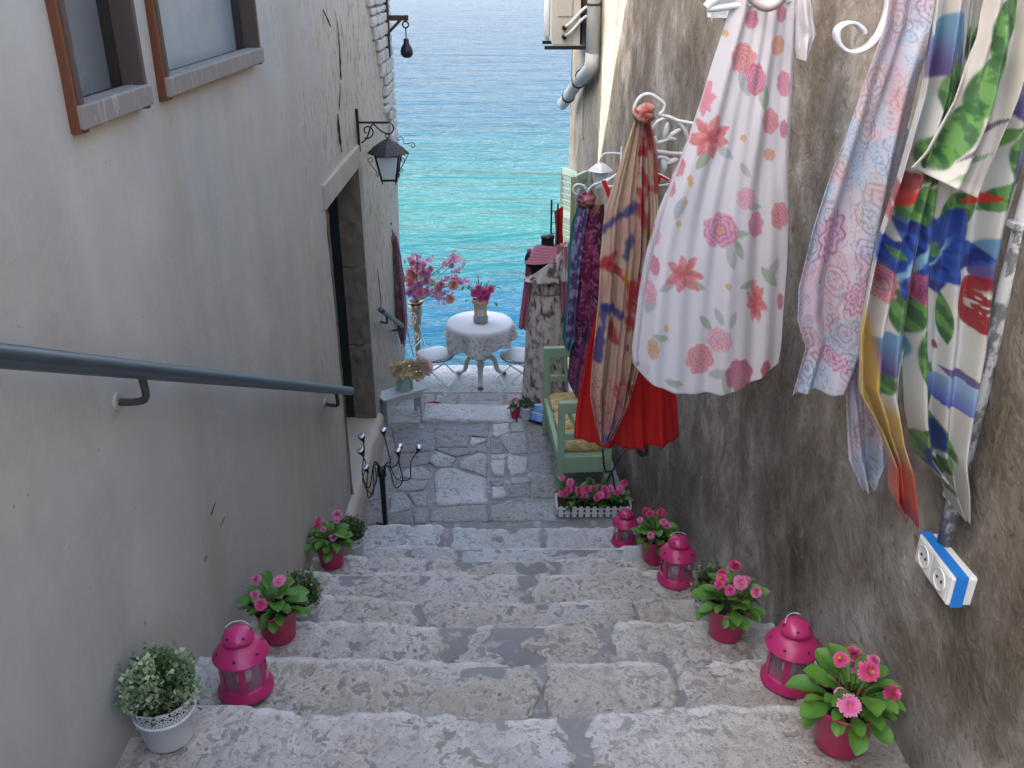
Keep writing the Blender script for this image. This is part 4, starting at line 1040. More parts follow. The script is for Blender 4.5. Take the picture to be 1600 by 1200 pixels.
# cream scarf with red and blue brush strokes
CY = 3.08
def paint_cream(PX, PY, U, T):
    col = base(PX, lin(188, 160, 138)); n = fnoise(PX / 14, PY / 30, 3, 4); n2 = fnoise(PX / 9, PY / 14, 8, 4)
    col = blend(col, sstep(0.45, 0.7, n) * 0.7, lin(186, 140, 128)); col = blend(col, sstep(330, 180, PY) * sstep(1000, 975, PX) * 0.6, lin(190, 175, 120))
    col = blend(col, sstep(560, 660, PY) * 0.7, lin(190, 130, 122))
    def stroke(x0, y0, x1, y1, w, c, a=0.95):
        nonlocal col
        dx, dy = x1 - x0, y1 - y0; L2 = dx * dx + dy * dy; t = np.clip(((PX - x0) * dx + (PY - y0) * dy) / L2, 0, 1)
        d = np.hypot(PX - x0 - t * dx, PY - y0 - t * dy) + (n2 - 0.5) * 13
        col = blend(col, sstep(w * 1.15, w * 0.35, d) * a * 0.9, c)
    RED, BLU = lin(165, 18, 30), lin(38, 45, 120)
    stroke(942, 356, 994, 322, 9, BLU); stroke(984, 372, 978, 398, 8, lin(40, 60, 110)); stroke(934, 560, 946, 480, 7, BLU); stroke(948, 482, 968, 492, 9, BLU)
    stroke(940, 412, 958, 400, 9, RED); stroke(952, 415, 976, 436, 7, RED); stroke(957, 508, 958, 530, 9, RED); stroke(975, 440, 982, 424, 6, lin(190, 150, 40)); stroke(1003, 260, 1012, 300, 5, RED)
    stroke(1012, 200, 1018, 230, 9, RED); stroke(1003, 215, 1005, 240, 7, RED); stroke(1024, 240, 1027, 300, 6, RED); stroke(1000, 240, 998, 275, 4, RED); stroke(1000, 300, 1008, 350, 8, RED); stroke(988, 446, 985, 480, 10, RED); stroke(980, 500, 990, 512, 8, RED); stroke(1005, 430, 1000, 470, 8, RED); stroke(1012, 360, 1020, 400, 7, lin(150, 120, 45))
    br = np.abs(fnoise(PX / 11, PY / 13, 21, 3) - 0.5)
    col = blend(col, sstep(0.035, 0.015, br) * sstep(560, 610, PY) * 0.9, RED)
    col = blend(col, sstep(0.62, 0.70, n2) * sstep(430, 470, PY) * sstep(968, 985, PX) * 0.9, RED)
    return blend(col, sstep(640, 680, PY) * sstep(0.55, 0.6, n2) * 0.8, lin(90, 80, 160))
cs = thing('cream_scarf', at_y(943, 690, CY), 'cream knotted silk scarf with red blotches and blue brush strokes', 'scarf')
cloth('tail', [(992, 186), (970, 250), (945, 330), (938, 400), (935, 470), (926, 560), (922, 620), (932, 670), (938, 690)], [(1004, 186), (1003, 260), (1001, 400), (990, 500), (980, 600), (962, 660), (944, 694)], CY, paint_cream, cs, 70, 210, 2.2, 0.024, 11, mat='silk')
cloth('tail', [(1000, 188), (1001, 260), (1000, 400), (985, 500), (977, 560), (968, 640), (944, 686)], [(1016, 188), (1027, 240), (1031, 330), (1026, 420), (1016, 470), (1008, 560), (988, 620), (960, 684)], CY + 0.03, paint_cream, cs, 70, 200, 2.0, 0.024, 13, mat='silk')
def knot(parent, c, r, paint, px, py, seed):
    """the scarf wound twice over its hook: two twisted loops of bunched cloth"""
    rr = random.Random(seed)
    for lo in range(2):
        n, m_ = 18, 30; V = []; cols = []
        ax = Vector((1, 0.15, 0.5 * (1 if lo else -0.6))).normalized(); ay = Vector((-0.1, 1, 0.15)).normalized(); az = ax.cross(ay)
        for i in range(m_):
            t = 2 * math.pi * i / m_; cc_ = V3(c) + (ax * math.cos(t) * r * 0.62 + ay * math.sin(t) * r * 0.5) + Z * (0.25 * r * (lo - 0.5)); out = (ax * math.cos(t) + ay * math.sin(t))
            for j in range(n):
                a = 2 * math.pi * j / n; k = r * 0.42 * (1 + 0.20 * math.sin(a * 4 + t * 2 + seed) + 0.12 * math.sin(a * 7 - t * 3))
                V.append(cc_ + out * (k * math.cos(a)) + az * (k * 1.35 * math.sin(a)))
                cols.append((px + 10 * math.cos(t) + 3 * math.cos(a) + lo * 9, py + 14 * math.sin(a) + 8 * math.sin(t)))
        C = np.array(cols); col = paint(C[:, 0], C[:, 1], C[:, 0] * 0 + 0.5, C[:, 1] * 0 + 0.1); cc = np.ones((len(V), 4)); cc[:, :3] = col
        m = MB(); P = [[V[i * n + j] for j in range(n)] for i in range(m_)]; P.append(P[0]); cc = np.concatenate([cc, cc[:n]]); m.grid(P, True); m.build('knot', 'silk', parent, smooth=True, cols=cc)
knot(cs, at_y(1006, 177, CY - 0.01), 0.036, paint_cream, 1004, 225, 2)
hp = at_y(1074, 191, CY)
ironwork('scarf_hook', towall(hp), 'ornate white iron wall hook with flower scrolls above the cream scarf',
         [A(CY, [(994, 186), (991, 168), (1000, 152), (1014, 147), (1028, 154), (1038, 163), (1037, 172), (1032, 179), (1046, 183), (1076, 192)]) + [towall(hp, -0.03)],
          A(CY + 0.05, [(1019, 202), (1028, 190), (1044, 185), (1060, 191), (1072, 208), (1078, 225)]), A(CY + 0.04, [(1023, 214), (1027, 222), (1036, 221), (1048, 215)]),
          A(CY + 0.06, [(1022, 236), (1040, 238), (1062, 240)]) + [towall(at_y(1064, 240, CY + 0.06))], A(CY + 0.06, [(1026, 246), (1036, 246), (1046, 250)])],
         [(at_y(1041, 204, CY + 0.04), (0.010, 0.008, 0.028), 0.1), (at_y(1054, 208, CY + 0.04), (0.010, 0.008, 0.026), 1.0), (at_y(1049, 216, CY + 0.04), (0.008, 0.007, 0.020), 1.8), (at_y(1038, 258, CY + 0.06), (0.012, 0.008, 0.026), -0.2), (at_y(1050, 252, CY + 0.06), (0.010, 0.007, 0.024), 1.2)], 0.0062)

# magenta and plum patterned scarf, farther down
MY = 5.0
def paint_mag(PX, PY, U, T):
    n = fnoise(PX / 7, PY / 9, 31, 4); n2 = fnoise(PX / 12, PY / 25, 33, 3); n3 = fnoise(PX / 4, PY / 4, 35, 3)
    col = base(PX, lin(120, 25, 75)); col = blend(col, sstep(0.5, 0.62, n2), lin(80, 30, 80)); col = blend(col, sstep(922, 934, PX) * 0.8, lin(52, 25, 45))
    col = blend(col, sstep(0.56, 0.62, n) * 0.75, lin(165, 60, 110)); col = blend(col, sstep(0.62, 0.68, n3) * 0.8, lin(150, 120, 165)); col = blend(col, sstep(0.68, 0.73, n3) * 0.6, lin(190, 95, 70))
    col = blend(col, sstep(345, 310, PY) * sstep(0.45, 0.55, n) * 0.8, lin(190, 140, 50)); col = blend(col, sstep(500, 570, PY) * sstep(0.48, 0.56, n) * 0.6, lin(150, 80, 140))
    return col
def paint_teal(PX, PY, U, T):
    n = fnoise(PX / 6, PY / 9, 41, 4); col = base(PX, lin(150, 150, 185)); col = blend(col, sstep(0.45, 0.55, n), lin(110, 60, 110)); col = blend(col, sstep(0.55, 0.6, fnoise(PX / 5, PY / 6, 43, 3)) * 0.8, lin(70, 70, 120))
    return blend(col, sstep(0.32, 0.12, U) + sstep(520, 545, PY), lin(35, 135, 135))
ms = thing('magenta_scarf', at_y(904, 622, MY), 'plum and magenta patterned scarf with a teal edge on a white scroll hook', 'scarf')
cloth('tail', [(903, 316), (898, 360), (897, 430), (895, 500), (890, 560), (886, 592), (900, 620)], [(944, 320), (947, 380), (944, 440), (936, 500), (925, 555), (915, 592), (905, 622)], MY, paint_mag, ms, 60, 160, 2.2, 0.022, 21)
cloth('tail', [(906, 314), (893, 350), (888, 400), (886, 470), (879, 528), (883, 544)], [(922, 316), (914, 360), (906, 420), (900, 490), (898, 530), (890, 549)], MY - 0.03, paint_teal, ms, 30, 120, 1.5, 0.016, 23)
knot(ms, at_y(916, 312, MY - 0.01), 0.05, paint_mag, 915, 330, 4)
hp = at_y(960, 276, MY)
ironwork('scroll_hook', towall(hp), 'white scrolled iron wall hook carrying the magenta scarf', [A(MY, [(903, 301), (905, 296), (903, 303), (898, 302), (895, 296), (898, 290), (905, 288), (913, 291), (917, 300)]), A(MY, [(918, 312), (919, 299), (926, 290), (938, 285), (960, 277)]) + [towall(hp)]], (), 0.007)

# pale paisley scarf
PY_ = 1.80
def paint_paisley(PX, PY, U, T):
    col = base(PX, lin(188, 182, 194)); n = fnoise(PX / 40, PY / 60, 51, 3); col = blend(col, sstep(0.45, 0.6, n), lin(168, 182, 200))
    col = blend(col, sstep(0.5, 0.62, fnoise(PX / 35, PY / 45, 52, 3)) * 0.6, lin(186, 160, 175))
    pal = [lin(150, 70, 120), lin(120, 100, 150), lin(175, 95, 100), lin(90, 95, 120), lin(165, 120, 80)]
    for sc, w, al in ((46, 0.035, 0.6), (17, 0.06, 0.42)):
        gx, gy = np.floor(PX / sc), np.floor(PY / sc)
        best = np.full(PX.shape, 9.0); cid = np.zeros(PX.shape); ang = np.zeros(PX.shape)
        for ox in (-1, 0, 1):
            for oy in (-1, 0, 1):
                cx, cy = gx + ox, gy + oy; jx = vnoise(cx * 1.0, cy * 1.0, 61 + int(sc)); jy = vnoise(cx * 1.0, cy * 1.0, 62 + int(sc))
                dx = PX / sc - (cx + 0.2 + 0.6 * jx); dy = PY / sc - (cy + 0.2 + 0.6 * jy); d = np.hypot(dx * 1.25, dy * 0.85)
                h = vnoise(cx * 1.0, cy * 1.0, 63 + int(sc)); m = d < best
                best = np.where(m, d, best); cid = np.where(m, h, cid); ang = np.where(m, np.arctan2(dy, dx), ang)
        rings = np.sin(best * (34 if sc > 30 else 20) + 0.8 * np.sin(ang * 7)) ; on = sstep(0.35, 0.7, rings) * sstep(0.62, 0.5, best)
        ci = np.clip((cid * 5).astype(int), 0, 4); cc = np.array(pal)[ci]
        col = blend(col, on * al * sstep(0.25, 0.35, cid if sc > 30 else cid * 1.2), cc)
    lines_ = np.abs(fnoise(PX / 16, PY / 22, 71, 3) - 0.5); col = blend(col, sstep(0.02, 0.006, lines_) * 0.35, lin(95, 85, 110))
    for x, y, a, b, rot in ((1302, 372, 42, 20, 1.9), (1335, 460, 30, 15, 2.0), (1300, 560, 24, 13, 0.4)):
        ex, ey = ell(PX, PY, x, y, a, b, rot); d = np.hypot(ex, ey); col = blend(col, (d < 1) * 0.85, lin(188, 160, 178)); col = blend(col, sstep(0.2, 0.8, np.sin(d * 16 + 2 * np.sin(np.arctan2(ey, ex) * 8))) * (d < 1.05) * 0.8, lin(150, 75, 125))
    return col
ps = thing('paisley_scarf', at_y(1365, 760, PY_), 'pale lilac paisley scarf hanging between the floral dress and the tropical scarf', 'scarf')
cloth('tail', [(1398, -80), (1380, 40), (1340, 160), (1300, 270), (1270, 360), (1248, 450), (1246, 500), (1260, 545), (1242, 622)], [(1478, -80), (1468, 40), (1440, 120), (1408, 260), (1388, 400), (1380, 460), (1364, 540), (1340, 600)], PY_, paint_paisley, ps, 110, 260, 1.25, 0.026, 31, smallfold=0.3)
cloth('tail', [(1380, 200), (1340, 380), (1322, 480), (1314, 560), (1320, 650), (1324, 715), (1345, 762)], [(1450, 200), (1395, 380), (1384, 480), (1388, 580), (1392, 660), (1392, 720), (1366, 758)], PY_ + 0.05, paint_paisley, ps, 70, 200, 1.6, 0.022, 33)
hp = at_y(1440, -90, PY_); ironwork('scarf_hook', towall(hp), 'white iron hook at the top edge holding the paisley scarf', [[towall(hp, 0.03), hp + X * 0.04 + Z * 0.02, hp, hp - X * 0.03 + Z * 0.03]])

# white scroll of flat iron between dress and paisley scarf
SY = 1.86
so = thing('scroll_bracket', at_y(1388, -40, SY), 'white flat-iron scroll curling out of the wall between the dress and the paisley scarf', 'bracket')
pth = smoothpts(A(SY, [(1430, -110), (1392, -40), (1389, 2), (1383, 30), (1370, 58), (1350, 76), (1328, 81), (1311, 70), (1307, 50), (1318, 38), (1334, 36), (1347, 46), (1349, 52)]), 6)
m = MB(); m.grid([[p - Y * 0.016, p + Y * 0.016] for p in pth]); m.build('band', 'white_iron', so, smooth=True, solid=0.006)
MB().span(pth[0] - Y * 0.0, towall(pth[0]), 0.03, 0.008).build('wall_arm', 'white_iron', so)

# tropical silk scarf, nearest
TY = 1.56
TG, TG2, TB, TB2, TP, TR = lin(30, 78, 36), lin(75, 122, 55), lin(20, 34, 98), lin(80, 120, 150), lin(70, 52, 110), lin(118, 18, 26)
def paint_trop(PX, PY, U, T):
    col = base(PX, lin(172, 169, 164)); col = blend(col, sstep(0.4, 0.7, fnoise(PX / 60, PY / 80, 81, 3)) * 0.5, lin(170, 180, 180))
    L_ = lambda x, y, a, b, r, c, c2=None, al=0.95: leafp(col, PX, PY, x, y, a, b, r, c, al, c2)
    for x, y, a, b, r in [(1480, 140, 60, 14, 1.75), (1565, 120, 60, 26, 2.2), (1540, 60, 50, 24, 2.0), (1455, 240, 48, 20, 1.9), (1430, 330, 50, 22, 2.0), (1500, 330, 40, 22, 2.4), (1560, 300, 44, 14, 2.4), (1585, 380, 50, 20, 1.9), (1590, 230, 50, 20, 2.0), (1410, 480, 46, 22, 1.7), (1480, 500, 40, 10, 1.5), (1375, 590, 30, 16, 1.6), (1440, 560, 60, 16, 1.4), (1470, 680, 40, 10, 1.1), (1450, 620, 50, 14, 1.8), (1475, 735, 24, 12, 1.9), (1590, 30, 40, 20, 1.5), (1545, 225, 50, 12, 2.5), (1430, 690, 40, 14, 1.6)]:
        col = leafp(col, PX, PY, x, y, a, b, r, TG, 0.95, TG2)
    for x, y, a, b, r in [(1475, 70, 60, 24, 2.0), (1385, 550, 40, 28, 2.3), (1540, 400, 40, 26, 2.0), (1600, 150, 40, 30, 1.8), (1600, 250, 40, 26, 2.0)]:
        s = sstep(-0.6, 0.6, ell(PX, PY, x, y, a, b, r)[0])[..., None]; cc = np.array(TP) * s + np.array(TB2) * (1 - s); x_, y_ = ell(PX, PY, x, y, a, b, r); col = blend(col, sstep(1.05, 0.92, np.hypot(x_, y_)) * 0.95, cc)
    rb = random.Random(12)
    for cx, cy, R, n in ((1458, 398, 74, 8), (1398, 402, 50, 6)):
        for k in range(n):
            an = 2 * math.pi * k / n + rb.uniform(-.25, .25); L = R * rb.uniform(.75, 1.1)
            col = leafp(col, PX, PY, cx + math.cos(an) * L * .5, cy + math.sin(an) * L * .45, L * .62, L * .34, an, (TB, lin(24, 52, 130), TB)[k % 3], 0.97, lin(34, 66, 140))
        col = leafp(col, PX, PY, cx + 4, cy - 6, R * .28, R * .16, 0.6, TG2, 0.95, lin(60, 100, 80))
    w = np.sin(PX / 9 + 3 * fnoise(PX / 30, PY / 20, 85, 2) + PY / 13); col = blend(col, sstep(0.75, 0.95, w) * sstep(360, 380, PY) * sstep(470, 450, PY) * sstep(1500, 1480, PX) * 0.75, lin(120, 165, 175))
    col = rose(col, PX, PY, 1380, 445, 30, lin(130, 40, 60), lin(190, 120, 130), 7, 0.8, 5); col = rose(col, PX, PY, 1430, 440, 26, lin(120, 35, 60), lin(170, 90, 110), 9, 0.8, 5)
    ex, ey = ell(PX, PY, 1535, 470, 38, 43, 0.2); col = blend(col, sstep(1.05, 0.92, (np.abs(ex) ** 2.6 + np.abs(ey) ** 2.6)) * 0.97, TR); col = blend(col, sstep(0.55, 0.62, fnoise(PX / 9, PY / 5, 88, 3)) * sstep(30, 18, np.hypot(PX - 1535, PY - 470)) * 0.85, lin(165, 185, 180))
    for x, y, a, b, r, c in [(1410, 290, 44, 12, 2.6, TR), (1405, 315, 36, 10, 2.5, lin(160, 30, 30)), (1530, 310, 26, 8, 2.9, lin(170, 30, 30)), (1580, 20, 30, 20, 1.9, TR), (1505, 590, 34, 10, .4, TP), (1455, 690, 26, 30, .3, TB), (1468, 545, 10, 5, 1, TR)]: col = leafp(col, PX, PY, x, y, a, b, r, c)
    ex, ey = ell(PX, PY, 1490, 600, 42, 36, 0.5); s = np.clip(ey * 0.5 + 0.5, 0, 1)[..., None]; col = blend(col, ((np.hypot(ex, ey) < 1) & (ey > -0.3 - 0.5 * ex)) * 0.95, np.array(lin(150, 185, 190)) * (1 - s) + np.array(lin(50, 60, 150)) * s)
    return col
def paint_tail(PX, PY, U, T):
    col = paint_trop(PX, PY, U, T)
    e = 1362 + np.clip((PY - 470) / 200, 0, 1) * 16
    col = blend(col, sstep(455, 500, PY) * sstep(e + 6, e - 4, PX) + sstep(615, 650, PY) * sstep(735, 690, PY), lin(178, 148, 80))
    col = blend(col, sstep(695, 730, PY), lin(180, 70, 45)); return blend(col, sstep(760, 800, PY), lin(140, 20, 30))
def paint_over(PX, PY, U, T):
    col = base(PX, lin(172, 169, 164))
    for x, y, a, b, r in [(1500, 205, 60, 17, 2.05), (1545, 130, 70, 24, 2.1), (1470, 250, 26, 12, 2.4), (1570, 40, 60, 22, 1.9)]: col = leafp(col, PX, PY, x, y, a, b, r, TG, 0.95, TG2)
    col = leafp(col, PX, PY, 1510, 262, 52, 5, 2.7, lin(95, 130, 95)); col = leafp(col, PX, PY, 1535, 215, 60, 4, 2.5, lin(70, 55, 80))
    return blend(col, sstep(0.95, 0.99, T) * 0.5, lin(200, 198, 192))
ts = thing('tropical_scarf', at_y(1490, 795, TY), 'large white silk scarf with blue, green and red tropical flowers at the right edge', 'scarf')
cloth('fold', [(1480, -80), (1452, 120), (1418, 260), (1404, 400), (1408, 520), (1414, 640), (1425, 700), (1468, 745), (1489, 790)], [(1640, -80), (1622, 100), (1600, 250), (1576, 350), (1562, 430), (1547, 540), (1522, 650), (1506, 720), (1498, 796)], TY, paint_trop, ts, 170, 340, 1.6, 0.036, 41, mat='silk', smallfold=0.35)
cloth('tail', [(1478, -80), (1440, 150), (1400, 280), (1370, 370), (1352, 450), (1338, 520), (1339, 610), (1368, 660), (1392, 720), (1393, 770), (1405, 800)], [(1535, -80), (1510, 150), (1470, 300), (1445, 420), (1430, 520), (1416, 600), (1412, 680), (1424, 730), (1430, 770), (1428, 804)], TY - 0.035, paint_tail, ts, 100, 320, 1.5, 0.034, 43, mat='silk')
cloth('overfold', [(1560, -80), (1530, 60), (1492, 160), (1448, 235), (1424, 262)], [(1625, -80), (1606, 60), (1585, 150), (1560, 230), (1532, 312)], TY - 0.08, paint_over, ts, 80, 140, 1.3, 0.024, 45, mat='silk')
hp = at_y(1560, -95, TY); ironwork('scarf_hook', towall(hp), 'white iron hook at the top right corner holding the tropical scarf', [[towall(hp, 0.03), hp + X * 0.03 + Z * 0.02, hp - X * 0.05, hp - X * 0.09 + Z * 0.03]])

# mauve scarf on the left wall by the terrace
LY = 6.75
def paint_mauve(PX, PY, U, T):
    n = fnoise(PX / 5, PY / 8, 91, 4); col = base(PX, lin(120, 82, 92)); col = blend(col, sstep(0.5, 0.6, n), lin(85, 52, 62)); col = blend(col, sstep(0.55, 0.8, U) * 0.7, lin(178, 140, 158)); return blend(col, sstep(0.66, 0.7, n) * 0.7, lin(165, 125, 135))
lv = thing('mauve_scarf', at_y(632, 540, LY), 'dusty mauve lace scarf hanging on the left wall beside the terrace', 'scarf')
cloth('tail', [(607, 372), (607, 420), (612, 470), (622, 520), (626, 535)], [(620, 368), (627, 400), (633, 450), (637, 500), (633, 541)], LY, paint_mauve, lv, 36, 120, 1.6, 0.022, 51)
cloth('tail', [(610, 358), (613, 372), (616, 400), (620, 440)], [(613, 358), (622, 378), (628, 410), (634, 440)], LY + 0.04, paint_mauve, lv, 20, 40, 1.2, 0.012, 53)
knot(lv, at_y(611, 374, LY - 0.02), 0.03, paint_mauve, 608, 380, 5)
kp = at_y(610, 352, LY); m = MB().tube([Vector((LX - 0.01, LY, kp.z)), Vector((kp.x, LY, kp.z)), Vector((kp.x + 0.01, LY, kp.z + 0.02))], 0.006, 6)
tag(m.build('wall_hook', 'iron_black', origin=(LX, LY, kp.z)), 'small dark wall hook above the mauve scarf', 'hook')

# ------------------------------------------------------------------ plants, pots and candle lanterns
def mesh_leaf(seed, L=1.0, W=0.42, bend=0.35, name='leaf', mat='leaf', narrow=0.35):
    r = random.Random(seed); n = 10; P = []
    for i in range(n + 1):
        t = i / n; w = W * 0.5 * (0.22 + 0.78 * min(1.0, max(0.0, (t - 0.12) / 0.42)) ** 1.2) * (1.0 if t < 0.72 else math.sqrt(max(0.0, 1 - ((t - 0.72) / 0.285) ** 2)))
        if i == n: w = W * 0.10
        x = L * t * (1 - 0.12 * bend * t); z = bend * L * (0.55 * t - 1.0 * t * t) + 0.02 * math.sin(t * 9 + seed)
        P.append([(x, -w, z + w * 0.35 + 0.02 * r.uniform(-1, 1) * w), (x, -w * 0.5, z + 0.06 * w), (x, 0, z - 0.03), (x, w * 0.5, z + 0.06 * w), (x, w, z + w * 0.35 + 0.02 * r.uniform(-1, 1) * w)])
    return part_mesh(MB().grid(P), name, mat, True)
LEAVES = [mesh_leaf(i, 1, (0.44, 0.5, 0.38, 0.46)[i], (0.30, 0.55, 0.15, 0.75)[i]) for i in range(4)]
LEAVES_D = [mesh_leaf(i + 9, 1, 0.4, 0.4, mat='leaf_deep') for i in range(3)]

def mesh_flower(kind, seed, palette):
    """layered blossom of radius 1 facing +Z, petals coloured per vertex"""
    r = random.Random(seed); V = []; F = []; C = []
    rings = {'daisy': [(20, 1.0, -0.12), (20, 0.97, 0.22), (18, 0.84, 0.50), (16, 0.66, 0.80), (12, 0.46, 1.05)], 'rose': [(6, 1.0, 0.15), (6, 0.85, 0.45), (5, 0.66, 0.8), (4, 0.45, 1.1), (3, 0.28, 1.3)],
             'peony': [(9, 1.0, 0.05), (9, 0.95, 0.35), (8, 0.8, 0.65), (8, 0.65, 0.9), (6, 0.45, 1.15)], 'blossom': [(5, 1.0, 0.2)]}[kind]
    c0, c1 = np.array(palette[0]), np.array(palette[1])
    for k, (n, rad, lift) in enumerate(rings):
        for i in range(n):
            a = 2 * math.pi * (i + 0.5 * (k % 2)) / n + r.uniform(-0.08, 0.08); w = math.pi / n * (1.9 if kind == 'daisy' else 1.5); rr = rad * r.uniform(0.9, 1.06); lf = lift + r.uniform(-0.06, 0.06); o = len(V)
            for t in (0.15, 0.55, 0.85, 1.0):
                ww = w * rr * (0.5 + 0.5 * math.sin(math.pi * min(1, t * 0.8 + 0.1))) * (0.9 if t < 1 else 0.55) * (0.55 if kind == 'daisy' else 0.62)
                rho = rr * t * math.cos(lf * t * 0.9); z = 0.12 * k + rr * t * math.sin(lf) * 0.9 - (0.10 * t * t if k == 0 else 0)
                for s in (-1, 0, 1):
                    x = rho; y = s * ww * t if t < 0.5 else s * ww
                    zz = z + (0.07 * rr * (abs(s)) if kind != 'daisy' else 0.03 * abs(s)) * t
                    V.append((x * math.cos(a) - y * math.sin(a), x * math.sin(a) + y * math.cos(a), zz))
                    m = np.clip(0.15 + 0.85 * t + r.uniform(-0.1, 0.1), 0, 1); cc = c0 * (1 - m) + c1 * m
                    C.append((*(cc * r.uniform(0.88, 1.08)), 1))
            for q in range(3):
                for s in range(2): F.append((o + q * 3 + s, o + q * 3 + s + 1, o + (q + 1) * 3 + s + 1, o + (q + 1) * 3 + s))
    m = MB(); m.v = V; m.f = F
    return part_mesh(m, 'flower', 'petals', True, cols=C)
P_D = (lin(200, 55, 125), lin(242, 150, 198)); P_D2 = (lin(185, 40, 100), lin(228, 105, 155))
DAISY = [mesh_flower('daisy', 1, P_D), mesh_flower('daisy', 2, P_D), mesh_flower('daisy', 3, P_D2)]
CENTRE = part_mesh(MB().ball((0, 0, 0.62), 0.26, 10, 5, (1, 1, 0.55)), 'flower_centre', 'yellow_centre', True)
POT = {}
def pot_mesh():
    m = MB(); m.lathe([(0.0, 0.0), (0.052, 0.0), (0.0545, 0.004), (0.055, 0.012), (0.069, 0.118), (0.0725, 0.121), (0.0725, 0.127), (0.070, 0.128), (0.067, 0.122), (0.064, 0.10)], 40)
    POT['pink'] = part_mesh(m, 'pot', 'pot_pink', True)
    POT['soil'] = part_mesh(MB().lathe([(0.0655, 0.105), (0.04, 0.112), (0.0, 0.115)], 20), 'soil', 'soil', True)
    # white pot with a pierced lace rim
    m = MB(); m.lathe([(0.0, 0.0), (0.049, 0.0), (0.052, 0.003), (0.0525, 0.008), (0.0635, 0.078), (0.0665, 0.080), (0.0665, 0.084), (0.0640, 0.0855)], 48)
    n, k = 168, 34
    for i in range(k):
        for j in range(n):
            u = (j + 0.5) / n; v = (i + 0.5) / k; w = u * 14
            f = w - math.floor(w); dead = False
            for cx, cv, rr in ((0.5, 0.62, 0.135), (0.28, 0.52, 0.075), (0.72, 0.52, 0.075), (0.36, 0.78, 0.07), (0.64, 0.78, 0.07), (0.0, 0.76, 0.12), (1.0, 0.76, 0.12), (0.5, 0.40, 0.075), (0.0, 0.46, 0.10), (1.0, 0.46, 0.10), (0.2, 0.34, 0.06), (0.8, 0.34, 0.06), (0.17, 0.64, 0.06), (0.83, 0.64, 0.06)):
                if math.hypot((f - cx) * 1.0, (cv - v) * 1.35) < rr: dead = True
            g = (u * 56) % 1.0
            if math.hypot((g - 0.5) * 0.30, (v - 0.14) * 1.35) < 0.065 or math.hypot((((u * 56) + 0.5) % 1.0 - 0.5) * 0.30, (v - 0.24) * 1.35) < 0.055: dead = True
            sc = 0.90 + 0.10 * abs(math.sin(math.pi * w))
            if dead or v > sc + 0.02: continue
            q = []
            for di, dj in ((0, 0), (0, 1), (1, 1), (1, 0)):
                vv = (i + di) / k; a = 2 * math.pi * (j + dj) / n; rr = 0.064 + 0.0085 * vv; q.append((rr * math.cos(a), rr * math.sin(a), 0.0845 + 0.046 * vv))
            m.add(q, [(0, 1, 2, 3)])
    POT['lace'] = part_mesh(m, 'pot', 'pot_white', True)
    POT['inner'] = part_mesh(MB().lathe([(0.045, 0.02), (0.060, 0.118), (0.0, 0.118)], 24), 'inner_pot', 'soil', True)
pot_mesh()
def aim(d):
    return Z.rotation_difference(V3(d).normalized())
def daisy_pot(loc, seed, label, s=1.0, nleaf=34, nflow=8, spread=1.0, lean=(0, 0), group='pink pots of daisies on the steps'):
    r = random.Random(seed); o = thing('daisy_pot', loc, label, 'potted plant', group); o.scale = (s, s, s)
    part_of(POT['pink'], 'pot', o, (0, 0, 0)); part_of(POT['soil'], 'soil', o, (0, 0, 0))
    for i in range(nleaf):
        a = 2 * math.pi * (i * 0.381966 + r.uniform(-0.04, 0.04)); lay = i / nleaf
        el = 0.16 + 0.95 * lay + r.uniform(-0.2, 0.2); L = r.uniform(0.056, 0.096) * (1.0 if lay > 0.2 else 0.85)
        bz = 0.112 + 0.055 * lay; br = 0.048 * (1 - lay * 0.6)
        q = Euler((r.uniform(-0.5, 0.5), -el, a), 'XYZ')
        # leaves rise, then arch outward
        part_of(LEAVES[r.randrange(4)], 'leaf', o, (br * math.cos(a) + lean[0] * lay, br * math.sin(a) + lean[1] * lay, bz), Euler((r.uniform(-0.4, 0.4), -el + 0.25, a)), (L * spread, L * r.uniform(0.9, 1.25), L))
    st = MB()
    for i in range(nflow):
        a = 2 * math.pi * (i + 0.3) / nflow + r.uniform(-0.35, 0.35); R = r.uniform(0.045, 0.105) * spread; h = r.uniform(0.170, 0.225)
        if i % 3 == 0: R *= 0.5; h = r.uniform(0.215, 0.25)
        p = Vector((R * math.cos(a) + lean[0], R * math.sin(a) + lean[1], h)); d = Vector((math.cos(a) * 0.5, math.sin(a) * 0.5 - 0.45, 0.75))
        b0 = Vector((0.02 * math.cos(a), 0.02 * math.sin(a), 0.112))
        m = MB().tube(smoothpts([b0, b0.lerp(p, 0.5) + Z * 0.02, p], 4), 0.0016, 5); part_of(part_mesh(m, 'flower_stem', 'stem', True), 'flower_stem', o, (0, 0, 0))
        fs = r.uniform(0.018, 0.025) * (1.0 if i % 4 else 0.72)
        f = part_of(DAISY[r.randrange(3)], 'flower', o, p, aim(d), fs)
        c = bpy.data.objects.new('flower_centre', CENTRE); COL.objects.link(c); c.parent = f; c.scale = (0.7, 0.7, 0.7) if i % 3 else (1, 1, 1)
    return o
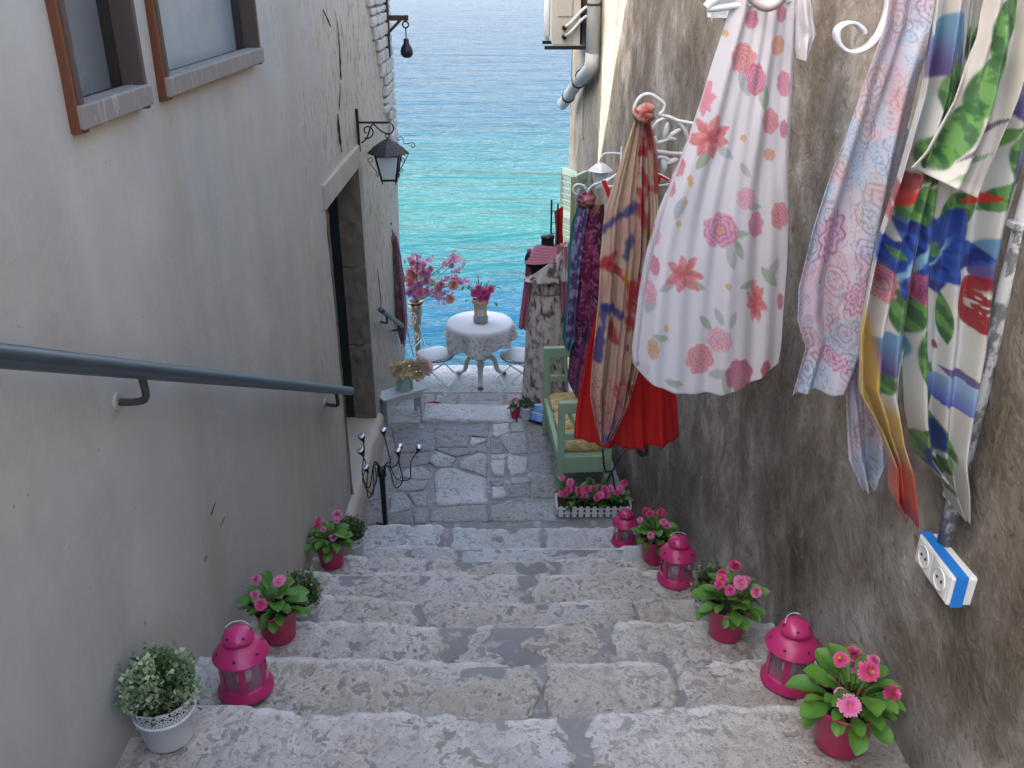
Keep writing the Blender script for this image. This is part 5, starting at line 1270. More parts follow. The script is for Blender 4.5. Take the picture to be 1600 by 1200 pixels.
def bush_mesh(seed, R=0.068, H=0.100, n=2100, pale=0.6, bloom=None):
    r = random.Random(seed); V = []; F = []; C = []
    sprigs = []
    for i in range(70):
        a = r.uniform(0, 6.283); u = r.uniform(0.05, 1); rad = math.sqrt(max(0, 1 - u * u)); sprigs.append(Vector((rad * math.cos(a), rad * math.sin(a), u)))
    for i in range(n):
        s = sprigs[r.randrange(len(sprigs))]; k = min(1.0, r.uniform(0.35, 1.06) ** 0.5)
        p = s * k + Vector((r.gauss(0, 0.13), r.gauss(0, 0.13), r.gauss(0, 0.12)))
        w = Vector((p.x * R, p.y * R, p.z * H + 0.118)); L = r.uniform(0.008, 0.0145); d = (s + Vector((r.uniform(-1, 1), r.uniform(-1, 1), r.uniform(-0.4, 1)))).normalized()
        sd = d.cross(Vector((r.uniform(-1, 1), r.uniform(-1, 1), r.uniform(-1, 1)))).normalized() * L * 0.5; o = len(V); up = d.cross(sd).normalized() * L * 0.15
        V += [tuple(w), tuple(w + d * L * 0.55 + sd + up), tuple(w + d * L), tuple(w + d * L * 0.55 - sd + up)]; F.append((o, o + 1, o + 2, o + 3))
        g = np.array(lin(52, 92, 40)) * r.uniform(0.7, 1.2); wv = np.array(lin(205, 218, 175)) * r.uniform(0.85, 1.05)
        m = pale * max(0, min(1, (k - 0.55) * 2.2)) * r.uniform(0.3, 1.3) * (0.35 + 0.65 * (vnoise(p.x * 2.2 + 9, p.y * 2.2 + p.z * 2 + 9, seed) > 0.45)); m = min(1, m)
        c = g * (1 - m) + wv * m
        if bloom is not None and k > 0.95 and r.random() < 0.10: c = np.array(bloom)
        C += [(*(c * 0.8), 1), (*c, 1), (*(c * 1.05), 1), (*c, 1)]
    for s in sprigs[:26]:
        o = len(V); e = Vector((s.x * R, s.y * R, s.z * H + 0.118)) * 0.98; V += [(0.004, 0, 0.11), (-0.004, 0, 0.11), tuple(e)]; F.append((o, o + 1, o + 2)); C += [(0.05, 0.09, 0.025, 1)] * 3
    m = MB(); m.v = V; m.f = F
    return part_mesh(m, 'foliage', 'foliage', False, cols=C)
def lace_pot(loc, seed, label, s=1.0, pale=0.6, bloom=None, tilt=(0, 0), group='white lace-rimmed pots on the steps', n=2100):
    o = thing('lace_pot', loc, label, 'potted plant', group); o.scale = (s, s, s); o.rotation_euler = (0, 0, seed * 1.7)
    part_of(POT['lace'], 'pot', o, (0, 0, 0)); part_of(POT['inner'], 'soil', o, (0, 0, 0))
    f = part_of(bush_mesh(seed, pale=pale, bloom=bloom, n=n), 'foliage', o, (0, 0, 0)); f['kind'] = 'stuff'
    return o
def build_candle_lantern():
    o = thing('candle_lantern', (0, 0, 0), 'pink', 'lantern', 'pink metal candle lanterns on the steps')
    B = lambda mb, n, mat, sm=True: mb.build(n, mat, o, smooth=sm)
    B(MB().lathe([(0, 0), (0.070, 0.0), (0.0735, 0.003), (0.0735, 0.010), (0.066, 0.016), (0.0645, 0.030), (0.061, 0.033), (0.0, 0.034)], 40), 'base', 'lantern_pink')
    for k in range(6):
        a = 2 * math.pi * (k + 0.5) / 6
        m = MB(); m.box((0.0615 * math.cos(a), 0.0615 * math.sin(a), 0.076), (0.003, 0.0175, 0.092), (0, 0, a)); B(m, 'post', 'lantern_pink', False)
        b = 2 * math.pi * (k + 1) / 6 + math.pi / 6 - math.pi / 6
        m = MB(); r = 0.0515; m.box((r * math.cos(b), r * math.sin(b), 0.076), (0.0015, 0.056, 0.088), (0, 0, b)); B(m, 'glass_pane', 'clear_glass', False)
    B(MB().lathe([(0.060, 0.118), (0.0635, 0.119), (0.0635, 0.126), (0.058, 0.127)], 36), 'collar', 'lantern_pink')
    prof = [(0.060, 0.120), (0.0725, 0.1215), (0.0735, 0.1235), (0.0715, 0.1265), (0.064, 0.138), (0.054, 0.150), (0.043, 0.158), (0.036, 0.161), (0.0345, 0.164), (0.0345, 0.174)]
    rf = B(MB().lathe(prof, 40), 'roof', 'lantern_pink')
    cap = B(MB().lathe([(0.030, 0.172), (0.0415, 0.173), (0.0425, 0.176), (0.040, 0.183), (0.033, 0.193), (0.020, 0.201), (0.008, 0.204), (0, 0.2045)], 36), 'cap', 'lantern_pink')
    def star(R, rs, a, z, slope, parent):
        m = MB(); ax = Vector((-math.sin(a), math.cos(a), 0)); ay = Vector((-math.cos(a) * math.cos(slope), -math.sin(a) * math.cos(slope), math.sin(slope))); n = ax.cross(ay) * -1
        c = Vector((R * math.cos(a), R * math.sin(a), z)); n = n if n.z > 0 else -n
        pts = [c + n * 0.0012 + (ax * math.sin(q * math.pi / 5) + ay * math.cos(q * math.pi / 5)) * (rs if q % 2 == 0 else rs * 0.45) for q in range(10)]
        m.v = [tuple(p) for p in pts] + [tuple(c + n * 0.0012)]; m.f = [(i, (i + 1) % 10, 10) for i in range(10)]; m.build('star_hole', 'hole_dark', parent)
    for k in range(6): star(0.0605, 0.0062, 2 * math.pi * k / 6 + 0.3, 0.1425, 0.84, rf)
    for k in range(5): star(0.0345, 0.0058, 2 * math.pi * k / 5 + 0.15, 0.1915, 0.80, cap)
    B(MB().tube(arc((0, 0, 0.196), 0.034, 0.5, math.pi - 0.5, 14, X, Vector((0, 0.75, 0.35))), 0.0012, 5), 'handle', 'white_plastic')
    B(MB().lathe([(0, 0.034), (0.019, 0.034), (0.019, 0.05), (0.017, 0.052), (0, 0.05)], 20), 'candle', 'candle')
    return o
lant = build_candle_lantern()
def put_lantern(loc, rz, s, label, first=[True]):
    o = lant if first[0] else copy_tree(lant); first[0] = False
    o.location = loc; o.rotation_euler = (0, 0, rz); o.scale = (s, s, s); o['label'] = label
lv = lambda k: LEVELS[k][0] + 0.001
def on_step(px, py, k, y=None):
    p = at_z(px, py, lv(k)); return Vector((p.x, y if y is not None else p.y, p.z))
# levels: index 7 is the highest one in view
lace_pot(on_step(266, 1150, 7), 1, 'white lace-rimmed pot of frosted green foliage in the lower left corner', 1.10, 1.0, n=3200)
put_lantern(on_step(385, 1075, 6), 0.25, 1.06, 'pink candle lantern beside the beige wall on the left of the steps')
daisy_pot(on_step(437, 994, 5), 11, 'pink pot of daisies above the pink lantern by the beige wall', 0.98, 42, 7, 1.0, (-0.015, 0))
lace_pot(Vector((-0.765, 2.63, lv(4))), 2, 'lace pot half hidden behind the daisies above the left-hand lantern', 0.95, 0.5, P_D[1])
daisy_pot(on_step(519, 880, 2), 12, 'pink pot of daisies highest up the beige wall near the stair foot', 0.98, 40, 6, 0.95)
lace_pot(Vector((-0.80, 3.72, lv(1))), 3, 'lace pot with a pinkish bloom behind the farthest daisies on the left', 0.95, 0.3, P_D[1])
daisy_pot(on_step(1310, 1160, 7), 13, 'largest pink pot of daisies in the lower right corner', 1.06, 44, 8, 1.05, (0.012, 0))
put_lantern(on_step(1230, 1062, 6), 0.6, 1.06, 'pink candle lantern behind the large daisies at the lower right')
daisy_pot(on_step(1133, 990, 5), 14, 'pink pot of daisies on the right just beyond the near lantern', 1.0, 42, 8, 1.05, (0.01, 0))
lace_pot(Vector((0.735, 2.66, lv(4))), 4, 'lace pot of yellowish foliage between two lanterns on the right', 0.98, 0.6, lin(205, 190, 110))
put_lantern(on_step(1055, 905, 3), 0.1, 1.06, 'pink candle lantern in the middle of the right-hand row')
daisy_pot(on_step(1022, 873, 2), 15, 'pink pot of daisies on the right beside the farthest lantern', 1.0, 40, 8, 0.95)
lace_pot(Vector((0.690, 3.70, lv(1))), 5, 'lace pot squeezed behind the farthest daisies on the right', 0.92, 0.4)
put_lantern(Vector((0.612, 4.06, lv(0))), 0.4, 0.98, 'smallest pink lantern beside the picket planter at the stair foot')

# picket planter
pc_ = at_z(929, 812, 0.006); pc_.y = 4.62
pl = thing('picket_planter', pc_, 'white picket-fence planter box full of pink flowers in front of the green bench', 'planter')
w, dpt, hh = 0.44, 0.16, 0.075
def PT(v): return pc_ + Vector(v)
for sy in (-1, 1):
    for zz in (0.022, 0.052): MB().box(PT((0, sy * dpt / 2, zz)), (w, 0.006, 0.010)).build('rail', 'pot_white', pl)
for sx in (-1, 1):
    for zz in (0.022, 0.052): MB().box(PT((sx * w / 2, 0, zz)), (0.006, dpt, 0.010)).build('rail', 'pot_white', pl)
pick = MB().prism([Vector((x, 0, z)) for x, z in [(-0.014, 0), (0.014, 0), (0.014, hh - 0.012), (0.0085, hh - 0.003), (0, hh), (-0.0085, hh - 0.003), (-0.014, hh - 0.012)]], (0, 0.006, 0)); pick = part_mesh(pick, 'picket', 'pot_white')
for i in range(11):
    x = -w / 2 + 0.02 + (w - 0.04) * i / 10
    for sy in (-1, 1): part_of(pick, 'picket', pl, (x, sy * (dpt / 2 + 0.004) - (0.006 if sy < 0 else 0), 0))
for i in range(4):
    y = -dpt / 2 + 0.025 + (dpt - 0.05) * i / 3
    for sx in (-1, 1): part_of(pick, 'picket', pl, (sx * (w / 2 + 0.004), y, 0), (0, 0, math.pi / 2))
MB().box(PT((0, 0, 0.030)), (w - 0.01, dpt - 0.01, 0.056)).build('soil', 'soil', pl)
r = random.Random(5)
for i in range(95):
    x, y = r.uniform(-w / 2 + 0.02, w / 2 - 0.02), r.uniform(-dpt / 2, dpt / 2); a = r.uniform(0, 6.283); L = r.uniform(0.05, 0.085)
    part_of((LEAVES + LEAVES_D)[r.randrange(7)], 'leaf', pl, (x, y, r.uniform(0.05, 0.13)), Euler((r.uniform(-.5, .5), r.uniform(-1.1, -0.1), a)), L)
for i in range(22):
    x, y = -w / 2 + 0.02 + (w - 0.04) * ((i * 0.381966) % 1.0), r.uniform(-dpt / 2, dpt / 2); h = r.uniform(0.10, 0.19)
    p = Vector((x, y - 0.02, h)); f = part_of(DAISY[(1, 2, 2)[i % 3]], 'flower', pl, p, aim((r.uniform(-.4, .4), -0.8, 0.7)), r.uniform(0.020, 0.026))
    m = MB().tube([(x, y, 0.05), (x, y - 0.005, h * 0.6), p], 0.0016, 5); part_of(part_mesh(m, 'flower_stem', 'stem', True), 'flower_stem', pl, (0, 0, 0))

# two small pots at the end of the landing and a pink pot behind the footstool
q = at_z(805, 650, 0.02)
r1 = daisy_pot(q, 21, 'small pink pot of daisies beside a small white pot at the end of the landing', 0.60, 18, 9, 0.8, group='small pots at the end of the landing')
q = at_z(822, 654, 0.02)
o = thing('herb_pot', q, 'small white ribbed pot of dark green herbs at the end of the landing', 'potted plant', 'small pots at the end of the landing'); o.scale = (0.62,) * 3
part_of(part_mesh(MB().lathe([(0, 0), (0.055, 0), (0.057, 0.01), (0.072, 0.14), (0.075, 0.142), (0.075, 0.15), (0.069, 0.15), (0.066, 0.12), (0, 0.12)], 30), 'pot', 'pot_white', True), 'pot', o, (0, 0, 0))
f = part_of(bush_mesh(8, 0.095, 0.12, 1100, 0.12), 'foliage', o, (0, 0, 0.02), (0, 0, 0), 1.0); f['kind'] = 'stuff'
q = Vector((-0.60, 6.12, -0.145))
o = thing('flower_pot', q, 'red flower pot on the step behind the white footstool', 'pot'); part_of(POT['pink'], 'pot', o, (0, 0, 0), (0, 0, 0), 0.9); part_of(POT['soil'], 'soil', o, (0, 0, 0), (0, 0, 0), 0.9)

# ------------------------------------------------------------------ cream peonies in a sage vase on the footstool
vb = T((0.03, 0.0, 0.2145))
sv = thing('sage_vase', vb, 'sage green pleated vase of cream peonies on the white footstool', 'vase')
m = MB(); P = []
for rr, z in ((0.058, 0), (0.060, 0.004), (0.056, 0.05), (0.050, 0.10), (0.047, 0.125), (0.043, 0.125), (0.045, 0.08)):
    P.append([vb + Vector(((rr * (1 + 0.10 * math.cos(a * 7))) * math.cos(a), (rr * (1 + 0.10 * math.cos(a * 7))) * math.sin(a), z)) for a in [2 * math.pi * i / 56 for i in range(56)]])
m.grid(P, True); m.build('vase', 'sage_ceramic', sv, smooth=True)
CREAM = (lin(190, 160, 105), lin(222, 208, 175)); CREAM2 = (lin(205, 170, 150), lin(225, 205, 195))
PEONY = [mesh_flower('peony', 1, CREAM), mesh_flower('peony', 2, CREAM), mesh_flower('peony', 3, CREAM2)]
for (px, py, k, s, d) in [(626, 580, 0, 0.062, (-0.5, -0.6, 0.6)), (651, 582, 1, 0.060, (0.1, -0.8, 0.6)), (664, 575, 2, 0.056, (0.6, -0.4, 0.6)), (640, 572, 1, 0.05, (-0.1, 0, 1)), (655, 568, 2, 0.05, (0.3, 0.3, 1)), (618, 575, 0, 0.045, (-0.8, 0, .4))]:
    p = at_y(px, py, vb.y - 0.02 * (k != 1)); f = part_of(PEONY[k], 'flower', sv, p - vb, aim(d), s * 1.18)
    mm = MB().tube([vb + Z * 0.08, vb + Z * 0.13, p - Z * 0.01], 0.003, 5); mm.build('flower_stem', 'stem', sv)

# ------------------------------------------------------------------ terrace furniture
TZ = -0.297
tc = Vector((-0.275, 7.16, TZ)); TH = 0.545
tb = thing('pedestal_table', tc, 'cream round pedestal table on three curved legs under a white cloth', 'table')
MB().lathe([(0, TH - 0.03), (0.255, TH - 0.03), (0.268, TH - 0.022), (0.268, TH - 0.010), (0.26, TH - 0.004), (0, TH - 0.004)], 48, tc).build('top', 'white_wood', tb, smooth=True)
MB().lathe([(0.020, 0.10), (0.036, 0.13), (0.030, 0.18), (0.024, 0.22), (0.040, 0.27), (0.030, 0.34), (0.026, 0.42), (0.06, TH - 0.045), (0.06, TH - 0.03)], 20, tc).build('column', 'white_wood', tb, smooth=True)
for a in (-1.55, 2.65, 0.45):
    d = Vector((math.cos(a), math.sin(a), 0)); pts = smoothpts([tc + Z * 0.20 + d * 0.01, tc + Z * 0.215 + d * 0.07, tc + Z * 0.17 + d * 0.13, tc + Z * 0.07 + d * 0.16, tc + Z * 0.025 + d * 0.21], 5)
    lg = MB().tube(pts, [0.034 - 0.018 * i / (len(pts) - 1) for i in range(len(pts))], 10).build('leg', 'white_wood', tb, smooth=True)
    MB().ball(pts[-1] + d * 0.012 - Z * 0.006, 0.022, 10, 6, (1.3, 1.0, 0.8)).build('foot', 'bronze_foot', lg, smooth=True)
def paint_cloth(a, z, seed=3):
    n = fnoise(np.cos(a) * 26 + 40, np.sin(a) * 26 + z * 90 + 40, 5, 4); c = base(a, (0.64, 0.645, 0.66)); k = sstep(TH - 0.02, TH - 0.06, z) * sstep(TH - 0.21, TH - 0.16, z)
    c = blend(c, sstep(0.58, 0.64, n) * k * 0.7, lin(160, 145, 140)); return blend(c, sstep(0.66, 0.70, n) * k * 0.6, lin(165, 110, 110))
m = MB(); na = 160; rows = [(0.0, 0), (0.08, 0), (0.16, 0), (0.22, 0), (0.262, 0.0), (0.279, -0.004), (0.288, -0.018)]; P = []; AA = []; ZZ = []
prof = rows + [(0.29 + 0.012 * t, -0.018 - 0.165 * t) for t in [i / 16 for i in range(1, 17)]]
for rr, dz in prof:
    row = []
    for i in range(na):
        a = 2 * math.pi * i / na; t = max(0, (-dz - 0.018) / 0.165); wv = (math.sin(a * 7 + 0.6) + 0.45 * math.sin(a * 11 + 2)) * 0.024 * t
        hem_ = 0.022 * math.sin(a * 6 + 1.0) * t + 0.03 * math.sin(a * 2.0 + 2.2) * t; R2 = rr + wv
        row.append((tc.x + R2 * math.cos(a), tc.y + R2 * math.sin(a), tc.z + TH + 0.001 + dz + hem_)); AA.append(a); ZZ.append(TH + dz)
    P.append(row)
m.grid(P, True); cc = np.ones((len(AA), 4)); cc[:, :3] = paint_cloth(np.array(AA), np.array(ZZ))
o = m.build('tablecloth', 'fabric', smooth=True, cols=cc, solid=0.002, origin=tc + Z * TH); tag(o, 'white embroidered tablecloth with wavy hem on the round table', 'tablecloth')
# jar vase
jb = at_z(751, 503, TZ + TH + 0.003)
jv = thing('jar_vase', jb, 'grey jar with paper collar and label holding magenta peonies on the table', 'vase')
MB().lathe([(0, 0), (0.058, 0), (0.064, 0.008), (0.064, 0.045), (0.060, 0.058), (0.053, 0.065), (0.052, 0.16), (0.046, 0.165)], 28, jb).build('jar', 'jar_grey', jv, smooth=True)
m = MB(); P = []
for i, (rr, z) in enumerate([(0.0545, 0.070), (0.0555, 0.12), (0.057, 0.16), (0.064, 0.175), (0.070, 0.195), (0.058, 0.205)]):
    P.append([jb + Vector(((rr + 0.006 * math.sin(a * 9 + i) * (i > 2)) * math.cos(a), (rr + 0.006 * math.sin(a * 8 + i) * (i > 2)) * math.sin(a), z + 0.008 * math.sin(a * 5) * (i > 3))) for a in [2 * math.pi * k / 44 for k in range(44)]])
m.grid(P, True); m.build('paper_collar', 'kraft', jv, smooth=True)
m = MB(); P = []
for i in range(7):
    a = -math.pi / 2 + 0.05 + (i / 6 - 0.5) * 0.95; P.append([jb + Vector((0.0578 * math.cos(a), 0.0578 * math.sin(a), z)) for z in (0.072, 0.125)])
m.grid(P); lb = m.build('label', 'paper', jv)
for z, w_ in ((0.113, 0.5), (0.102, 0.62), (0.091, 0.55), (0.081, 0.4)):
    m = MB(); m.grid([[jb + Vector((0.0585 * math.cos(a), 0.0585 * math.sin(a), z + q)) for q in (0, 0.0028)] for a in [-math.pi / 2 + 0.05 + (k / 6 - 0.5) * w_ for k in range(7)]]); m.build('print_line', 'ink', lb)
MAGP = (lin(175, 40, 110), lin(228, 110, 165)); PK = (lin(190, 90, 125), lin(225, 160, 185)); LILAC = (lin(170, 100, 165), lin(215, 165, 205)); PEACH = (lin(190, 100, 95), lin(222, 168, 160)); WHT = (lin(205, 200, 185), lin(228, 225, 218))
FL = {'mag': mesh_flower('peony', 5, MAGP), 'pink': mesh_flower('rose', 6, PK), 'lilac': mesh_flower('peony', 7, LILAC), 'peach': mesh_flower('peony', 8, PEACH), 'white': mesh_flower('rose', 9, WHT), 'bl': mesh_flower('blossom', 10, (lin(190, 90, 140), lin(228, 170, 205)))}
def flower_at(parent, kind, px, py, y, s, d=None, stem_from=None, rr=random.Random(4)):
    p = at_y(px, py, y); d = d or (rr.uniform(-.5, .5), -0.8, rr.uniform(0, .7)); L0 = parent.location
    part_of(FL[kind], 'flower', parent, p - L0, aim(d), s)
    if stem_from is not None: MB().tube([stem_from, stem_from.lerp(p, 0.6) + Z * 0.02, p], 0.0025, 4).build('flower_stem', 'stem', parent)
jt = jb + Z * 0.18
for px, py, s in [(742, 458, .040), (757, 457, .042), (767, 452, .036), (750, 466, .036), (759, 466, .034), (748, 450, .034), (762, 460, .03)]: flower_at(jv, 'mag', px, py, jb.y - 0.02, s, None, jt)
rr = random.Random(8)
for i in range(16):
    a = rr.uniform(0.2, 2.9); e = at_y(752 + 34 * math.cos(a) * rr.uniform(.5, 1), 455 - 28 * math.sin(a) * rr.uniform(.4, 1), jb.y + rr.uniform(-.04, .04))
    MB().tube(smoothpts([jt, jt.lerp(e, 0.6) + Z * 0.02, e], 3), [0.002, 0.003, 0.004, 0.004, 0.004, 0.003, 0.001], 4).build('grass_blade', 'stem', jv)
for px, py, a in ((733, 468, 2.4), (772, 472, -0.9), (776, 449, 0.3), (735, 448, 2.2)):
    part_of(LEAVES_D[0], 'leaf', jv, at_y(px, py, jb.y) - jb, Euler((0.3, 0.4, a)), 0.05)

# tall trumpet vase of mixed flowers
vy = 7.32; vt = at_y(649, 470, vy); vbm = Vector((vt.x, vy, TZ))
tv = thing('trumpet_vase', vbm, 'tall gold-tinted trumpet vase of pink and lilac flowers at the terrace edge', 'vase')
hz = vt.z - TZ
MB().lathe([(0.0, 0), (0.062, 0.0), (0.064, 0.01), (0.03, 0.02), (0.018, 0.05), (0.020, 0.16), (0.034, hz * 0.6), (0.052, hz * 0.85), (0.066, hz), (0.061, hz), (0.045, hz * 0.85)], 24, vbm).build('vase', 'gold_glass', tv, smooth=True)
MB().lathe([(0.0645, hz - 0.022), (0.068, hz - 0.02), (0.0685, hz - 0.01), (0.066, hz - 0.008)], 24, vbm).build('rim_band', 'iron_black', tv, smooth=True)
s0 = vbm + Z * (hz - 0.02)
for k, px, py, s in [('pink', 648, 432, .052), ('pink', 660, 425, .05), ('lilac', 645, 450, .05), ('lilac', 655, 446, .048), ('pink', 665, 440, .045), ('lilac', 640, 456, .045), ('pink', 656, 458, .055), ('peach', 641, 425, .045), ('white', 676, 440, .04), ('peach', 684, 449, .04), ('pink', 666, 456, .042), ('peach', 708, 445, .05), ('pink', 712, 438, .04), ('peach', 703, 467, .045), ('pink', 652, 412, .04), ('lilac', 662, 412, .035), ('pink', 644, 410, .035), ('peach', 638, 436, .04), ('pink', 652, 420, .045), ('lilac', 668, 430, .04), ('pink', 672, 420, .035), ('pink', 690, 445, .035), ('lilac', 650, 462, .045), ('white', 658, 436, .04), ('pink', 642, 444, .045), ('pink', 720, 440, .03), ('pink', 696, 412, .03), ('lilac', 705, 415, .03)]:
    flower_at(tv, k, px, py, vy - rr.uniform(0, .08), s, None, s0 if px > 670 or py < 415 else None)
branches = [[(655, 450), (680, 425), (700, 412), (712, 405), (722, 412)], [(655, 455), (690, 440), (715, 435), (730, 442)], [(650, 440), (652, 410), (650, 398)], [(655, 440), (665, 412), (672, 405)], [(660, 458), (680, 465), (692, 460), (690, 470)], [(690, 440), (705, 430), (718, 420)], [(655, 455), (685, 455), (705, 462)], [(648, 430), (640, 410), (645, 400)], [(700, 412), (708, 402), (706, 396)]]
for bi, br in enumerate(branches):
    pts = smoothpts([at_y(a, b, vy - 0.03 - 0.02 * (bi % 3)) for a, b in br], 5); MB().tube(pts, [0.004 - 0.003 * i / len(pts) for i in range(len(pts))], 5).build('twig', 'twig', tv)
    for p in pts[len(pts) // 3:]:
        for _ in range(2):
            q = p + Vector((rr.uniform(-.03, .03), rr.uniform(-.03, .02), rr.uniform(-.03, .03)))
            if rr.random() < 0.72: part_of(FL['bl'], 'blossom', tv, q - vbm, aim((rr.uniform(-.6, .6), -0.7, rr.uniform(-.2, .8))), rr.uniform(0.012, 0.020))
            else: part_of(LEAVES[rr.randrange(4)], 'leaf', tv, q - vbm, Euler((rr.uniform(-1, 1), rr.uniform(-1, 1), rr.uniform(0, 6))), rr.uniform(0.03, 0.045))
for i in range(26):
    part_of(LEAVES_D[i % 3], 'leaf', tv, at_y(rr.uniform(640, 690), rr.uniform(425, 465), vy + rr.uniform(0, .05)) - vbm, Euler((rr.uniform(-1, 1), rr.uniform(-1, .5), rr.uniform(0, 6))), rr.uniform(0.04, 0.06))

# white folding bistro chairs
def bistro(loc, rz, label):
    o = thing('bistro_chair', loc, label, 'chair', 'white folding chairs at the round table'); L0 = V3(loc); Rm = Matrix.Rotation(rz, 3, 'Z')
    def W(v): return L0 + Rm @ Vector(v)
    SH = 0.265; h = 0.15
    m = MB(); P = []
    for rr_, dz in ((0.0, 0.016), (0.06, 0.017), (0.12, 0.014), (0.150, 0.006), (0.155, 0.0), (0.150, -0.008), (0.0, -0.008)):
        P.append([W((rr_ * math.cos(a) * (1 + 0.10 * math.cos(4 * a)) , rr_ * math.sin(a) * (1 + 0.10 * math.cos(4 * a)), SH + dz)) for a in [2 * math.pi * i / 36 + math.pi / 4 for i in range(36)]])
    m.grid(P, True); m.build('seat', 'white_wood', o, smooth=True)
    MB().tube([W((0.158 * math.cos(a), 0.158 * math.sin(a), SH - 0.012)) for a in [2 * math.pi * i / 28 for i in range(29)]], 0.006, 6).build('seat_ring', 'bronze_foot', o, smooth=True)
    for s in (-1, 1):
        MB().tube([W((0.17, s * 0.13, 0.0)), W((-0.15, s * 0.135, SH + 0.02)), W((-0.19, s * 0.13, SH + 0.20))], 0.0065, 7).build('leg', 'white_iron', o)
        MB().tube([W((-0.19, s * 0.115, 0.0)), W((0.14, s * 0.12, SH - 0.01))], 0.0065, 7).build('leg', 'white_iron', o)
    for x in (0.15, -0.17): MB().tube([W((x, -0.125, 0.03)), W((x, 0.125, 0.03))], 0.005, 6).build('stretcher', 'white_iron', o)
    hoop = [W((-0.19 - 0.02 * math.sin(a), 0.13 * math.cos(a), SH + 0.20 + 0.15 * math.sin(a))) for a in [math.pi * i / 18 for i in range(19)]]
    MB().tube(hoop, 0.0065, 7).build('back_hoop', 'white_iron', o, smooth=True)
    ax, az = Rm @ Vector((0, 1, 0)), Rm @ Vector((-0.12, 0, 1))
    for c, r0, a0 in (((-0.195, 0.05, SH + 0.27), 0.045, 0), ((-0.195, -0.05, SH + 0.27), 0.045, math.pi), ((-0.18, 0.05, SH + 0.13), 0.05, 2), ((-0.18, -0.05, SH + 0.13), 0.05, 1.2), ((-0.2, 0.0, SH + 0.31), 0.03, 1)):
        MB().tube(spiral(W(c), r0, 0.012, a0, a0 + (7 if c[1] >= 0 else -7), 18, ax, az), 0.004, 5).build('scroll', 'white_iron', o, smooth=True)
    MB().tube([W((-0.175, -0.13, SH + 0.06)), W((-0.175, 0.13, SH + 0.06))], 0.005, 6).build('back_bar', 'white_iron', o)
bistro((-0.66, 7.12, TZ), -0.25, 'white folding bistro chair left of the round table in front of the trumpet vase')
bistro((0.06, 7.1, TZ), math.pi + 0.2, 'white folding bistro chair right of the round table beside the mannequin')

# ------------------------------------------------------------------ mannequin in a floral dress with a pink scarf
mb_ = Vector((0.262, 6.42, -0.148))
mq = thing('mannequin', mb_, 'black tailor mannequin standing at the right end of the landing', 'mannequin')
def MT(v): return mb_ + Vector(v)
prof = [(0.115, 0.78), (0.105, 0.86), (0.095, 0.92), (0.10, 1.0), (0.118, 1.08), (0.122, 1.15), (0.135, 1.20), (0.120, 1.235), (0.06, 1.262), (0.045, 1.285), (0.043, 1.335)]
m = MB(); P = []
for rr_, z in prof: P.append([MT((rr_ * 1.05 * math.cos(a), rr_ * (0.72 if rr_ > 0.08 else 1.0) * math.sin(a) - 0.01 * (1.02 < z < 1.18), z)) for a in [2 * math.pi * i / 28 for i in range(28)]])
m.grid(P, True); m.build('torso', 'black_velvet', mq, smooth=True)
for s in (-1, 1): MB().ball(MT((s * 0.125, 0, 1.175)), 0.055, 14, 8, (0.8, 0.9, 1.15)).build('shoulder', 'black_velvet', mq, smooth=True)
MB().lathe([(0.0, 0), (0.050, 0), (0.052, 0.008), (0.05, 0.022), (0.0, 0.026)], 24, MT((0, 0, 1.335))).build('neck_cap', 'iron_black', mq, smooth=True)
MB().tube([MT((0, 0, 0.02)), MT((0, 0, 0.8))], 0.012, 8).build('pole', 'iron_black', mq); MB().lathe([(0, 0), (0.13, 0), (0.13, 0.01), (0.02, 0.03), (0, 0.03)], 24, mb_).build('base', 'iron_black', mq, smooth=True)
def dress_cols(A_, Z_):
    n = fnoise(A_ * 5 + 30, Z_ * 18, 7, 4); n2 = fnoise(A_ * 7 + 10, Z_ * 24, 9, 3); c = base(A_, lin(205, 197, 190)); c = blend(c, sstep(0.57, 0.63, n) * 0.8, lin(125, 116, 110)); c = blend(c, sstep(0.64, 0.69, n) * 0.8, lin(60, 62, 50))
    return blend(c, sstep(0.62, 0.67, n2) * 0.7, lin(150, 105, 105))
md = thing('ruffled_dress', MT((0, 0, 0.05)), 'grey and white floral one-shoulder dress with ruffle worn by the mannequin', 'dress')
def skirt(name, zs, rad, parent, folds=9, amp=0.03, cut=None, sq=0.78, top_tilt=0.0):
    n = 120; P = []; A_ = []; Z_ = []
    for i, z in enumerate(zs):
        t = i / (len(zs) - 1); row = []
        for k in range(n):
            a = 2 * math.pi * k / n; rr_ = np.interp(z, rad[0], rad[1]); fo = amp * t * (math.sin(a * folds + 1.5 * math.sin(t * 2)) + 0.5 * math.sin(a * folds * 1.6 + 1)); x = (rr_ + fo) * math.cos(a); y = (rr_ + fo) * sq * math.sin(a)
            zz = z + top_tilt * x * (1 - t) ; row.append(MT((x, y, zz))); A_.append(a); Z_.append(z)
        P.append(row)
    m = MB(); m.grid(P, True); cc = np.ones((len(A_), 4)); cc[:, :3] = dress_cols(np.array(A_), np.array(Z_)); return m.build(name, 'fabric', parent, smooth=True, cols=cc, solid=0.002)
skirt('skirt', [0.94 - 0.9 * i / 50 for i in range(51)], ([0.0, 0.3, 0.7, 0.86, 0.94], [0.172, 0.160, 0.145, 0.125, 0.112]), md, 8, 0.014)
skirt('bodice', [1.165 - 0.235 * i / 20 for i in range(21)], ([0.92, 1.0, 1.08, 1.16, 1.22], [0.115, 0.118, 0.134, 0.150, 0.158]), md, 7, 0.006, top_tilt=0.75)
